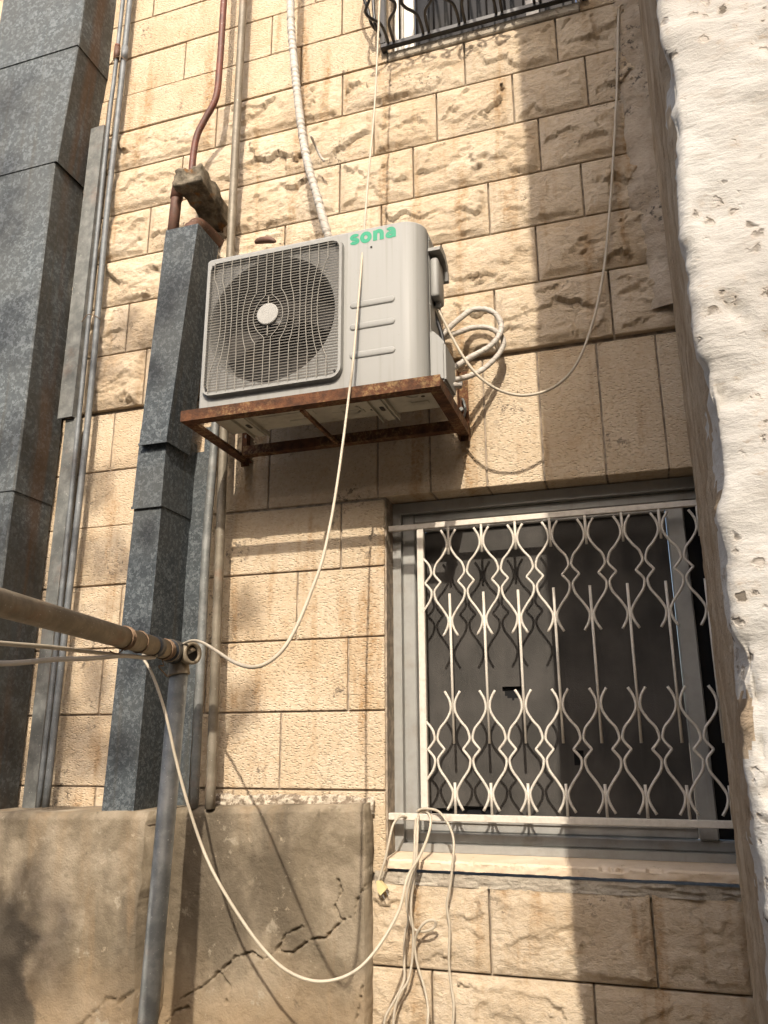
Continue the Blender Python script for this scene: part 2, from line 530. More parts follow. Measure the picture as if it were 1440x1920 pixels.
def smooth_stone(x0, x1, z0, z1, back=.05, front=None):
    g = .0038
    y0 = -.004 + rng.uniform(-.003, .003) if front is None else front
    V, F = box(x0 + g, x1 - g, y0, back, z0 + g, z1 - g, .004, 2)
    V = [(x + rng.uniform(-.001, .001), y, z + rng.uniform(-.001, .001)) for x, y, z in V]
    return obj('stone', V, F, 'stone_smooth', bld)

def rough_stone(x0, x1, z0, z1, back=.05, amp=1.0):
    g = .0038
    x0 += g; x1 -= g; z0 += g; z1 -= g
    w, h = x1 - x0, z1 - z0
    nu, nv = max(8, int(w / .0068)), max(8, int(h / .0068))
    u, v = np.meshgrid(np.linspace(0, w, nu), np.linspace(0, h, nv), indexing='ij')
    sd = int(rng.integers(1, 1e6))
    o = rng.uniform(0, 50, 3)
    wu = u + .075 * (fbm(u * 16 + o[0], v * 16, o[2], 5, sd, .62) - .5) * 2
    wv = v + .065 * (fbm(u * 16, v * 16 + o[1], o[2], 5, sd + 5, .62) - .5) * 2
    n = int(4 + w * h * 38)
    cu, cv = rng.uniform(-.02, w + .02, n), rng.uniform(-.02, h + .02, n)
    d = np.stack([(wu - a) ** 2 + ((wv - b) * 1.7) ** 2 for a, b in zip(cu, cv)])
    k = d.argmin(0)
    off = rng.uniform(0, .009, n); tu = rng.normal(0, .07, n); tv = -np.minimum(np.abs(rng.normal(.05, .06, n)), .11)
    fac = off[k] + tu[k] * (wu - cu[k]) + tv[k] * (wv - cv[k])
    # one or two scooped chips with a hard upper lip, as a chisel leaves them
    chip = 0
    for _ in range(int(rng.choice([0, 1, 1, 1, 2]))):
        pu, pv = rng.uniform(.2 * w, .85 * w), rng.uniform(.15 * h, .55 * h)
        ru, rv = rng.uniform(.05, .14), rng.uniform(.025, .055)
        q = ((wu - pu) / ru) ** 2 + ((wv - pv - .25 * (wu - pu)) / rv) ** 2
        t = np.clip((wv - pv) / rv, -1, 1)
        chip = chip - np.where(q < 1, (.5 + .5 * t) * np.clip(1 - q, 0, 1) ** .45 * rng.uniform(.010, .022), 0)
    eu = np.minimum(u, w - u); ev = np.minimum(v, h - v)
    edge = np.minimum(eu, ev) + .022 * (fbm(u * 35 + o[0], v * 35 + o[1], 1, 3, sd + 9) - .5)
    ramp = sstep(edge, .004, .034)
    bulge = sstep(np.minimum(eu, ev), 0, .10) * .010
    hgt = ramp * np.maximum(.004 + bulge + fac + chip + .012 * (fbm(u * 36 + o[0], v * 60, o[1], 4, sd + 3, .62) - .35), .001) * amp
    hgt = np.maximum(hgt, 0)
    V = np.stack([(x0 + u).ravel(), -hgt.ravel(), (z0 + v).ravel()], 1)
    F = gridfaces(nu, nv)
    # sides and back
    B = [(x0, back, z0), (x1, back, z0), (x1, back, z1), (x0, back, z1)]
    nb = len(V)
    V = np.vstack([V, B])
    bot = [i * nv for i in range(nu)]; top = [i * nv + nv - 1 for i in range(nu)]
    lef = list(range(nv)); rig = [(nu - 1) * nv + j for j in range(nv)]
    extra = [tuple(bot + [nb + 1, nb])[::-1], tuple(top + [nb + 2, nb + 3]), tuple(lef + [nb + 3, nb]), tuple(rig + [nb + 2, nb + 1])[::-1]]
    faces = [tuple(f) for f in F] + extra + [(nb, nb + 1, nb + 2, nb + 3)]
    ob = obj('stone', V, faces, 'stone_rough', bld)
    me = ob.data
    sm = np.ones(len(me.polygons), dtype=bool); sm[-5:] = False
    me.polygons.foreach_set('use_smooth', sm)
    return ob

L_, R_ = -4.3, .245
S, Rf = smooth_stone, rough_stone
def course(z0, z1, kind, joints, a=L_, b=R_, **kw):
    js = [a] + [j for j in joints if a + .06 < j < b - .06] + [b]
    for p, q in zip(js[:-1], js[1:]):
        kind(p, q, z0, z1, **kw)

course(4.44, 4.70, S, [-3.8, -3.2, -2.75, -2.1, -1.5], b=-.93)
course(4.18, 4.44, S, [-3.6, -3.0, -2.5, -1.9, -1.3], b=-.93)
course(3.92, 4.18, S, [-3.8, -3.2, -2.75, -2.3142, -1.75, -1.25], b=-.93)
course(3.67, 3.92, S, [-3.9, -3.3, -2.6, -1.85, -1.32], b=-.93)
course(3.413, 3.67, S, [-3.7, -3.1, -2.62, -2.0799, -1.5634, -1.1709], b=-.93)
course(3.17, 3.413, S, [-3.5, -2.9, -2.55, -1.8809, -1.3906], b=-.93, front=-.006)
for z0, z1 in ((3.17, 3.413), (3.413, 3.67), (3.67, 3.92), (3.92, 4.18), (4.18, 4.44), (4.44, 4.70)):
    S(-.02, R_, z0, z1)
course(2.92, 3.17, Rf, [-3.8, -3.2, -2.6, -1.8601, -1.1656, -0.5539, -0.1307])
course(2.648, 2.92, Rf, [-3.5, -3.0, -2.5, -2.0452, -1.0030, -0.6948, -0.3395, -0.0160])
course(2.370, 2.648, Rf, [-3.8, -3.2, -2.56, -2.2134, -1.85, -1.1732, -0.8120, -0.2365, 0.1411])
course(2.105, 2.370, Rf, [-3.5, -3.0, -2.5, -1.95, -1.45, -0.9672, -0.4718, -0.0723])
course(1.835, 2.105, Rf, [-3.7, -3.1, -2.6, -2.2902, -1.75, -1.2, -0.6907, -0.2785])
course(1.540, 1.835, Rf, [-3.5, -2.95, -2.5, -2.1655, -1.6, -1.1, -0.4673, -0.0001])
# below the ledge: plain dressed courses, upright stones over the window
JL = -.962
course(1.232, 1.530, S, [-3.7, -3.1, -2.6, -2.3275], b=-1.92, front=.016)
course(.958, 1.232, S, [-3.5, -2.9, -2.5], b=-1.92, front=.016)
course(.966, 1.530, S, [-1.4945, -0.9935, -0.7661, -0.5336, -0.3078, -0.0733, 0.1528], a=-1.92, back=.145, front=.016)
course(.681, .962, S, [-3.7, -3.0, -2.55, -1.95, -1.1535], b=JL, back=.145, front=.014)
course(.397, .681, S, [-3.4, -2.8, -2.2, -1.3450], b=JL, back=.145, front=.014)
course(.112, .397, S, [-3.7, -3.0, -2.2653, -1.75, -1.1176], b=JL, back=.145, front=.014)
course(-.181, .112, S, [-3.4, -2.75, -2.0, -1.4011], b=JL, back=.145, front=.014)
course(-.47, -.181, S, [-3.6, -2.9, -2.2456, -1.6], b=JL, back=.145, front=.014)
course(-.765, -.487, Rf, [-0.5844, -0.0476], a=-1.03, amp=.8)
course(-1.05, -.765, Rf, [-0.7934, -0.2496], a=-1.03, amp=.8)
course(-1.34, -1.05, Rf, [-.6, -.1], a=-1.03, amp=.8)
course(-1.62, -1.34, Rf, [-.75, -.3], a=-1.03, amp=.8)

# mortar bed behind the stones, left open at both windows
wallparts = [box(-6, JL + .003, .024, .45, -1.7, 3.18), box(JL + .003, 4, .024, .45, -1.7, -.47), box(JL + .003, 4, .024, .45, .975, 3.18),
             box(.52, 4, .025, .45, -.47, .975), box(-6, -.915, .024, .45, 3.18, 6.2), box(-.03, 4, .024, .45, 3.18, 6.2), box(-.915, -.03, .026, .45, 4.6, 6.2)]
obj('mortar_bed', *join(wallparts), 'mortar', bld)
obj('cement_band', *box(-.93, -.018, -.012, .06, 3.172, 3.222, .006), 'cement', bld)

# sill and patched bedding under the lower window
nu = 260
ts = np.array([0, .08, .16, .24, .32, .36, .385, .40, .415, .43, .46, .55, .7, .85, 1])
nv = len(ts)
x, t = np.meshgrid(np.linspace(-.955, .245, nu), ts, indexing='ij')
prof_y = np.interp(t, [0, .02, .385, .415, .7, 1], [.02, -.016, -.019, -.013, .06, .16])
prof_z = np.interp(t, [0, .02, .385, .415, .7, 1], [-.449, -.448, -.417, -.411, -.405, -.398])
wob = fbm(x * 30, t * 9, 3, 5, 3, .65) - .5
nick = np.maximum(fbm(x * 22, 0, 8, 4, 23) - .56, 0) * np.exp(-((t - .40) / .06) ** 2)
V = np.stack([x, prof_y + wob * .009 + nick * .07, prof_z + wob * .004 * (t < .6) - nick * .05], -1).reshape(-1, 3)
o = obj('window_sill', V, gridfaces(nu, nv), 'sill', bld, smooth=True)
o.data.set_sharp_from_angle(angle=math.radians(38))
x, t = np.meshgrid(np.linspace(-1.0, .245, 180), np.linspace(0, 1, 16), indexing='ij')
lump = fbm(x * 20, t * 4, 9, 4, 21)
heavy = sstep(x, -.25, .22)
yy = .004 - .012 * lump - .03 * heavy * np.maximum(lump - .5, 0) * 2
V = np.stack([x, yy, -.497 + .042 * t + .004 * (lump - .5)], -1).reshape(-1, 3)
obj('sill_bedding', V, gridfaces(180, 16), 'cement', bld, smooth=True)
# rough leftover mortar above the parapet
x, t = np.meshgrid(np.linspace(-1.70, -1.0, 130), np.linspace(0, 1, 16), indexing='ij')
lump = fbm(x * 26, t * 5, 4, 4, 31)
V = np.stack([x, -.004 - .028 * lump * np.sin(np.pi * np.clip(t, 0.02, .98)) ** .5, -.262 + .062 * t + .02 * (lump - .5)], -1).reshape(-1, 3)
obj('mortar_spill', V, gridfaces(130, 16), 'crumb', bld, smooth=True)

# lower window -------------------------------------------------------------
win = obj('window', *join([box(-.960, -.925, .115, .19, -.40, .965), box(-.925, .52, .116, .19, .918, .964), box(-.925, .52, .112, .19, -.40, -.372)]), 'alu', bld)
def sub(name, geo, m, p, **kw):
    return obj(name, *geo, m, p, **kw)
sub('window_frame', join([box(-.925, -.872, .140, .20, -.372, .918, .004), box(-.872, .52, .142, .20, .880, .917, .004), box(-.872, .52, .142, .205, -.371, -.335, .004)]), 'alu', win)
sub('mullion', box(.128, .192, .130, .195, -.334, .879, .005), 'alu', win)
sub('sash', join([box(-.871, -.838, .165, .200, -.333, .878, .004), box(-.838, .127, .166, .199, -.333, -.278, .004), box(-.838, .127, .166, .199, .848, .878, .004), box(-.838, .127, .157, .164, -.300, -.292)]), 'alu', win)
# torn fly screen: fine sheet of cells with the tears left out
nx, nz = 110, 128
xs, zs = np.linspace(-.838, .127, nx), np.linspace(-.277, .847, nz)
holes = [[(-0.5388, 0.2021), (-0.4517, 0.1981), (-0.4570, 0.1739), (-0.4975, 0.1505), (-0.5257, 0.1672)],
         [(-0.2816, -0.0418), (-0.2465, -0.0399), (-0.2523, -0.0948), (-0.2792, -0.0931)],
         [(-0.8412, -0.2590), (-0.7459, -0.2455), (-0.5911, -0.2407), (-0.5800, -0.3120), (-0.6092, -0.3352), (-0.8218, -0.3411)]]
def inside(px, pz, poly):
    r = False
    for i in range(len(poly)):
        (x1, z1), (x2, z2) = poly[i], poly[i - 1]
        if (z1 > pz) != (z2 > pz) and px < (x2 - x1) * (pz - z1) / (z2 - z1) + x1:
            r = not r
    return r
X, Z = np.meshgrid(xs, zs, indexing='ij')
Yw = .186 + .006 * (fbm(X * 3, Z * 3, 0, 3, 77) - .5)
fs = [f for f in gridfaces(nx, nz) if not any(inside(X.ravel()[f].mean(), Z.ravel()[f].mean(), h) for h in holes)]
sub('fly_screen', (np.stack([X, Yw, Z], -1).reshape(-1, 3), fs), 'screen', win, smooth=True)
sub('pane', box(-.838, .127, .204, .210, -.30, .87), 'glass', win)
sub('pane', box(.192, .52, .18, .186, -.334, .879), 'glass', win)

# upper window (its lower end shows) ----------------------------------------
up = obj('window', *join([box(-.912, -.868, .05, .12, 3.225, 4.59, .003), box(-.868, -.033, .051, .12, 3.225, 3.262, .003), box(-.868, -.033, .05, .12, 4.55, 4.59, .003)]), 'frame_white', bld)
sub('sash', join([box(-.866, -.815, .065, .10, 3.263, 4.548, .003), box(-.815, -.034, .066, .10, 3.263, 3.285, .003)]), 'frame_white', up)
sub('pane', box(-.815, -.034, .10, .106, 3.286, 4.548), 'glass', up)
sub('sticker', box(-.265, -.205, .092, .097, 3.30, 3.42), 'frame_white', up)

# ------------------------------------------------------------ rough wall at the right
zz = np.concatenate([np.linspace(-1.65, -.75, 14)[:-1], np.arange(-.75, 1.35, .0085), np.linspace(1.35, 5.6, 60)])
# plan profile: from the facade forward along the side, round the worn edge, then along the white front
side = [(.232 - .142 * s, .0 - 2.1 * s) for s in np.concatenate([np.linspace(0, .9, 50)[:-1], np.linspace(.9, .992, 24)])]
edge = [(.090 + .016 * (1 - math.cos(a)), -2.084 - .016 * math.sin(a)) for a in np.linspace(.2, math.pi / 2, 7)]
front = [(xx, -2.1) for xx in np.concatenate([np.arange(.112, .40, .0085), np.linspace(.40, 1.6, 40)])]
prof = np.array(side + edge + front)
ns = len(prof)
PX, ZZ = np.meshgrid(prof[:, 0], zz, indexing='ij'); PY = np.meshgrid(prof[:, 1], zz, indexing='ij')[0]
tn = np.gradient(prof, axis=0); tn /= np.linalg.norm(tn, axis=1)[:, None]
nx_, ny_ = tn[:, 1], -tn[:, 0]
f1 = fbm(PX * 5, PY * 5, ZZ * 5, 3, 5) - .5
f2 = fbm(PX * 22, PY * 22, ZZ * 22, 4, 9) - .5
f3 = fbm(PX * 34, PY * 34, ZZ * 80, 4, 19, .6) - .5
ed = np.exp(-((np.arange(ns) - len(side) - 3) / 9.0) ** 2)[:, None]
d = .022 * f1 + .011 * f2 + .006 * f3 - ed * .02 * np.maximum(fbm(PX * 13, PY * 13, ZZ * 13, 3, 41) - .46, 0) * 3
isfront = (np.arange(ns) > len(side) + 4)[:, None]
clus = sstep(fbm(PX * 7 + 3, PY * 7, ZZ * 7, 3, 51), .47, .60)
pit = np.maximum(fbm(PX * 62 + 7, PY * 62, ZZ * 74, 3, 63, .6) - .56, 0) * isfront * clus
d = d - np.minimum(pit * .12, .010)
fade = np.clip(np.arange(ns) / 6.0, 0, 1)[:, None]
DX = PX + nx_[:, None] * d * fade; DY = PY + ny_[:, None] * d * fade
V = np.stack([DX, DY, ZZ], -1).reshape(-1, 3)
F = gridfaces(ns, len(zz))
mi = np.repeat((np.arange(ns - 1) > len(side) - 2).astype(int), len(zz) - 1)
# ragged limit of the limewash round the edge
ci = np.repeat(np.arange(ns - 1), len(zz) - 1); cj = np.tile(np.arange(len(zz) - 1), ns - 1)
rag = fbm(zz[cj] * 16, ci * .12, 2, 4, 91) - .5
mi = ((ci + rag * 34) > len(side) - 6).astype(int)
nb = len(V)
extra = [(1.6, 0.0, zz[0]), (1.6, 0.0, zz[-1])]
V = np.vstack([V, extra])
nz_ = len(zz)
toprow = [i * nz_ + nz_ - 1 for i in range(ns)] + [nb + 1]
lastcol = [(ns - 1) * nz_ + j for j in range(nz_)]
faces = [tuple(f) for f in F] + [tuple(toprow), tuple([nb] + [nb + 1] + lastcol[::-1])]
rw = obj('plastered_wall', V, faces, None, None, True, ['brown', 'lime'], list(mi) + [1, 1])
tag(rw, 'thick rough wall with flaking whitewashed end projecting at the right edge', 'wall')
# cement smeared over the joint of wall and facade
zs = np.arange(1.62, 3.16, .012); ss = np.linspace(0, 1, 18)
Sg, Zg = np.meshgrid(ss, zs, indexing='ij')
wdt = .07 + .13 * (fbm(0 * Zg + 2, 1, Zg * 3.2, 4, 15)) * np.where(Zg > 1.5, 1, 1)
xx = .246 - Sg * wdt
yy = -.035 + .030 * Sg ** 2 - .016 * (fbm(xx * 30, 0, Zg * 30, 4, 8) - .3) + .03 * np.maximum(Sg - .9, 0) * 10 * .6
obj('cement_patch', np.stack([xx, yy, Zg], -1).reshape(-1, 3), gridfaces(18, len(zs)), 'smear', bld, smooth=True)

# ------------------------------------------------------------ low rendered wall, bottom left
low = empty('low_wall', (-2.3, -.05, -1.6), 'low brown cement rendered wall with cracks, at the foot of the facade', 'wall')
def crackdepth(X, Z, polys, wid):
    D = np.full(X.shape, 9.0)
    for pl in polys:
        for (ax, az), (bx, bz) in zip(pl[:-1], pl[1:]):
            vx, vz = bx - ax, bz - az
            t = np.clip(((X - ax) * vx + (Z - az) * vz) / (vx * vx + vz * vz), 0, 1)
            D = np.minimum(D, np.hypot(X - ax - t * vx, Z - az - t * vz))
    D = D + .016 * (fbm(X * 55, 0, Z * 55, 4, 3, .65) - .5)
    return 1 - sstep(D, wid * .35, wid)
def slab(x0, x1, ztop0, ztop1, y, cracks, ragged, seed, step=.006):
    xs = np.linspace(x0, x1, int((x1 - x0) / step)); zs = np.concatenate([np.linspace(-1.65, -1.05, 8)[:-1], np.arange(-1.05, -.2, step)])
    zn = (zs - zs[0]) / (zs[-1] - zs[0])
    X, T = np.meshgrid(xs, zn, indexing='ij')
    top = ztop0 + (ztop1 - ztop0) * (X - x0) / (x1 - x0) + .007 * (fbm(X * 14, 0, 0, 4, seed) - .5)
    Z = -1.65 + (top + 1.65) * T
    f = fbm(X * 5, 0, Z * 5, 3, seed) - .5; f2 = fbm(X * 30, 0, Z * 30, 4, seed + 2) - .5
    Y = y - .016 * f - .007 * f2 + .017 * crackdepth(X, Z, cracks, .0046) + .020 * np.maximum(T - .985, 0) * 60
    for side_, w in ragged:       # worn ends
        dd = (X - x0) if side_ == 0 else (x1 - X)
        X = X + (1 if side_ == 0 else -1) * w * (fbm(0 * X, 3, Z * 9, 4, seed + 7)) * np.exp(-dd / .05)
    n, m = len(xs), len(zs)
    V = np.stack([X, Y, Z], -1).reshape(-1, 3)
    F = [tuple(q) for q in gridfaces(n, m)]
    # top, ends
    nb = len(V); backs = [(X[i, -1], .0, Z[i, -1] + .003) for i in range(n)]
    V = np.vstack([V, backs])
    F += [(i * m + m - 1, (i + 1) * m + m - 1, nb + i + 1, nb + i) for i in range(n - 1)]
    nb2 = len(V)
    V = np.vstack([V, [(X[0, j], .0, Z[0, j]) for j in range(m)], [(X[-1, j], .0, Z[-1, j]) for j in range(m)]])
    F += [(j, j + 1, nb2 + j + 1, nb2 + j) for j in range(m - 1)]
    o2 = (n - 1) * m; nb3 = nb2 + m
    F += [(o2 + j, nb3 + j, nb3 + j + 1, o2 + j + 1) for j in range(m - 1)]
    return V, F
xj = -1.7902
zl0, zl1 = (-2.4618, -0.2722)[1], (-1.7775, -0.2483)[1]
slabL = slab(-4.4, xj + .012, zl0 - .045, zl1, -.278, [[(-2.0054, -0.9643), (-1.9450, -0.9095), (-1.8943, -0.8672), (-1.8495, -0.8768), (-1.7985, -0.8430), (-1.7469, -0.8192)]], [(1, .05)], 4, .008)
obj('rendered_panel', *slabL, 'render', low, smooth=True)
slabR = slab(xj - .120, -0.9990, -.252, -.224, -.092,
             [[(-1.7168, -0.9016), (-1.6318, -0.8570), (-1.5653, -0.8037), (-1.5076, -0.7529), (-1.4443, -0.7331), (-1.3905, -0.7536), (-1.3394, -0.7193), (-1.2811, -0.7257), (-1.2166, -0.6773), (-1.1518, -0.6665), (-1.0962, -0.6122), (-1.0405, -0.5887), (-1.0328, -0.5439), (-0.9971, -0.4905)],
              [(-1.7767, -0.9890), (-1.7359, -0.9427), (-1.6882, -0.9302)],
              [(-1.3394, -0.7193), (-1.3099, -0.6659), (-1.2464, -0.6379)], [(-1.5653, -0.8037), (-1.5240, -0.8487), (-1.5339, -0.9005)], [(-1.0962, -0.6122), (-1.1210, -0.5655), (-1.0973, -0.5159), (-1.1100, -0.4781)],
              [(-1.0083, -0.8093), (-1.0235, -0.8750), (-1.0386, -0.9322)]], [(0, .02), (1, .025)], 14, .0045)
obj('rendered_panel', *slabR, 'render', low, smooth=True)

# ------------------------------------------------------------ big galvanised duct
def cpanel(x0, x1, y, z0, z1, back=-.003, lip=.0):
    """three-sided sheet-metal cover (front and both sides)"""
    t = .0025
    poly = [(x0, back), (x0, y + .012), (x0 + .012, y), (x1 - .006, y), (x1, y + .006), (x1, back), (x1 - t, back), (x1 - t, y + .009), (x1 - .008, y + t), (x0 + .013, y + t), (x0 + t, y + .013), (x0 + t, back)]
    return prism(poly, 'z', z0, z1)
duct = empty('metal_duct', (-2.9, -.12, -.25), 'wide spangled galvanised duct rising up the left edge, in overlapping sheets', 'duct')
def cpanel2(x0, xt, xb, y, z0, z1, back=-.003):
    t = .0025
    V = []
    for z, x1 in ((z0, xb), (z1, xt)):
        V += [(x, yy, z) for x, yy in [(x0, back), (x0, y + .012), (x0 + .012, y), (x1 - .006, y), (x1, y + .006), (x1, back), (x1 - t, back), (x1 - t, y + .009), (x1 - .008, y + t), (x0 + .013, y + t), (x0 + t, y + .013), (x0 + t, back)]]
    F = [(i, (i + 1) % 12, 12 + (i + 1) % 12, 12 + i) for i in range(12)] + [tuple(range(12))[::-1], tuple(range(12, 24))]
    return V, F
segs = [(3.558, 5.4, -3.150, -2.574, -2.572, -.2545), (2.838, 3.570, -3.148, -2.576, -2.618, -.2515), (1.470, 2.846, -3.152, -2.632, -2.620, -.2490), (1.085, 1.480, -3.154, -2.616, -2.620, -.2520), (-.29, 1.094, -3.150, -2.624, -2.624, -.2495)]
for z0, z1, x0, xt, xb, y in segs:
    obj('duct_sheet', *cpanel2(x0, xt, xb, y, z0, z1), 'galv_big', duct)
    obj('seam_lip', *box(x0 - .001, xb + .001, y - .0022, y - .0004, z0, z0 + .005), 'galv_big', duct)

# ------------------------------------------------------------ smaller duct
d2 = empty('metal_duct', (-1.9, -.12, -.25), 'narrow dark galvanised duct in three stepped sections left of the air conditioner', 'duct')
def tub(x0, x1, x0b, x1b, y, back, z0, z1):
    t = .0025
    V = []
    for z, a, b in ((z0, x0b, x1b), (z1, x0, x1)):
        V += [(a, back, z), (a, y, z), (b, y, z), (b, back, z), (b - t, back, z), (b - t, y + t, z), (a + t, y + t, z), (a + t, back, z)]
    F = [(i, (i + 1) % 8, 8 + (i + 1) % 8, 8 + i) for i in range(8)] + [tuple(range(8))[::-1], tuple(range(8, 16))]
    return V, F
obj('duct_cover', *tub(-1.922, -1.754, -1.967, -1.836, -.272, -.085, 1.218, 2.263), 'galv_small', d2)
obj('duct_tab', *box(-1.762, -1.735, -.090, -.087, 1.19, 1.34, .001), 'galv_small', d2)
obj('duct_cover', *tub(-1.985, -1.852, -1.995, -1.855, -.246, -.003, .945, 1.30), 'galv_small', d2)
obj('duct_flange', *box(-1.857, -1.775, -.0075, -.0045, .90, 1.26), 'galv_small', d2)
obj('duct_cover', *tub(-1.990, -1.858, -2.021, -1.880, -.238, -.003, -.26, .95), 'galv_small', d2)
obj('duct_flange', *box(-1.862, -1.785, -.0115, -.0085, -.25, .905), 'galv_small', d2)
obj('seam_lip', *join([box(-1.998, -1.852, -.2495, -.2465, .940, .951), box(-1.970, -1.832, -.2765, -.2725, 1.212, 1.222)]), 'galv_small', d2)

# ------------------------------------------------------------ conduits, strip and pipes on the wall
G = 'conduits running up beside the wide duct'
def run(name, pts, r, m, label, cat, group=None, n=12, sub_=6, **kw):
    o = obj(name, *tube(spline(pts, sub_), r, n, **kw), m, None, True)
    return tag(o, label, cat, group)
cA = empty('conduit', (-2.47, -.06, -.25), 'thin grey conduit nearest the wide duct, with a red jointing collar', 'conduit', G)
obj('tube', *tube(spline([(-2.476, -.062, 5.0), (-2.479, -.062, 3.6), (-2.483, -.064, 3.2), (-2.478, -.06, 2.2), (-2.470, -.06, 1.4), (-2.462, -.058, .4), (-2.466, -.058, -.27)], 8), .0115, 12), 'conduit', cA, True)
obj('collar', *tube([(-2.480, -.062, 3.615), (-2.480, -.062, 3.700)], .0165, 14), 'brown_pipe', cA, True)
obj('collar', *tube([(-2.480, -.062, 3.702), (-2.480, -.062, 3.716)], .0145, 14), 'red_pipe', cA, True)
cB = empty('conduit', (-2.43, -.06, -.25), 'thicker grey conduit beside the stones, right of the collared one', 'conduit', G)
obj('tube', *tube(spline([(-2.436, -.058, 5.0), (-2.432, -.058, 3.5), (-2.434, -.06, 2.6), (-2.420, -.058, 1.6), (-2.424, -.058, .6), (-2.430, -.056, -.27)], 8), .0150, 12), 'conduit', cB, True)
obj('collar', *tube([(-2.432, -.058, 3.60), (-2.432, -.058, 3.69)], .0185, 14), 'conduit', cB, True)
wire = []
for z in (3.60, 2.02):
    wire.append(tube(spline([(-2.505, -.075, z - .02), (-2.47, -.079, z + .012), (-2.43, -.08, z), (-2.405, -.06, z - .015)], 5), .002, 6))
obj('tie_wire', *join(wire), 'wire', cB, True)
ch = obj('metal_strip', *join([prism([(-2.592, -.066), (-2.505, -.070), (-2.502, -.03), (-2.504, -.03), (-2.507, -.067), (-2.592, -.063)], 'z', 1.50, 3.185),
                               prism([(-2.56, -.045), (-2.490, -.050), (-2.487, -.01), (-2.489, -.01), (-2.492, -.047), (-2.56, -.042)], 'z', -.27, 1.50)]), 'galv_pipe')
tag(ch, 'pale galvanised metal strip between the wide duct and the conduits', 'metal strip')
run('vertical_pipe', [(-1.690, -.095, 5.0), (-1.690, -.095, 3.8), (-1.684, -.095, 2.3), (-1.664, -.093, 1.2), (-1.650, -.09, .3), (-1.640, -.09, -.25)], .0195, 'old_pipe',
    'brownish grey vertical pipe passing behind the left end of the air conditioner', 'pipe', n=14)
run('vertical_pipe', [(-1.722, -.075, 2.15), (-1.722, -.075, 1.3), (-1.732, -.075, .8), (-1.726, -.075, .3), (-1.720, -.075, -.25)], .0185, 'galv_pipe',
    'bluish galvanised vertical pipe with rust spots, between narrow duct and brownish pipe', 'pipe', n=14)
run('red_pipe', [(-1.771, -.15, 5.0), (-1.771, -.15, 3.7), (-1.771, -.15, 3.28), (-1.780, -.15, 3.08), (-1.833, -.15, 2.965), (-1.872, -.15, 2.88), (-1.886, -.15, 2.77), (-1.889, -.15, 2.60), (-1.892, -.15, 2.53)], .0165, 'red_pipe',
    'dark red painted pipe bending above the concrete stub', 'pipe')
stub = empty('drain_stub', (-1.88, -.15, 2.25), 'rust brown drain pipes coming out of the narrow duct top', 'pipe')
obj('riser', *tube([(-1.912, -.235, 2.20), (-1.905, -.235, 2.44), (-1.899, -.235, 2.49)], .0255, 16), 'brown_pipe', stub, True)
obj('socket', *tube([(-1.904, -.235, 2.455), (-1.897, -.235, 2.53), (-1.890, -.23, 2.57)], .0295, 16), 'brown_pipe', stub, True)
obj('elbow', *tube(spline([(-1.815, -.22, 2.18), (-1.815, -.22, 2.27), (-1.81, -.18, 2.33), (-1.80, -.08, 2.335), (-1.80, .0, 2.335)], 6), .033, 16), 'brown_pipe', stub, True)
obj('collar', *tube([(-1.816, -.22, 2.255), (-1.815, -.218, 2.292)], .039, 16), 'brown_pipe', stub, True)
# concrete stub
bm = bmesh.new()
bmesh.ops.create_cube(bm, size=1)
bmesh.ops.subdivide_edges(bm, edges=bm.edges[:], cuts=9, use_grid_fill=True)
for v in bm.verts:
    s_ = v.co.copy()
    y = -.150 + s_.y * .33
    fr = (.5 - s_.y)
    p = Vector((-1.800 + s_.x * (.095 + .05 * fr), y, 2.500 + s_.z * (.060 + .028 * fr)))
    nz0 = mnoise.noise(p * 15) * .018 + mnoise.noise(p * 41) * .013
    p += s_.normalized() * nz0
    if s_.z < 0 and fr < .8:
        p.z += -.07 * (.8 - fr) * (1 + mnoise.noise(p * 19))
    v.co = p
bm.verts.index_update()
o = obj('concrete_stub', [tuple(v.co) for v in bm.verts], [tuple(v.index for v in f.verts) for f in bm.faces], 'concrete', None, True)
bm.free()
tag(o, 'broken old concrete stub sticking out of the facade above the narrow duct', 'concrete block')

# ------------------------------------------------------------ air conditioner
ac = empty('air_conditioner', (-1.1, -.35, 1.233), 'cream outdoor air conditioner unit with round fan grille and green lettering', 'air conditioner')
FY = -.478                      # plane of the front
AX0, AX1, AZ0, AZ1 = -1.567, -.653, 1.2425, 1.905
CX, CZ, CR = -1.268, 1.582, .269
def rrect(x0, x1, z0, z1, r, n=6):
    out = []
    for cx, cz, a0 in ((x1 - r, z1 - r, 0), (x0 + r, z1 - r, 90), (x0 + r, z0 + r, 180), (x1 - r, z0 + r, 270)):
        for k in range(n + 1):
            a = math.radians(a0 + 90 * k / n)
            out.append((cx + r * math.cos(a), cz + r * math.sin(a)))
    return out
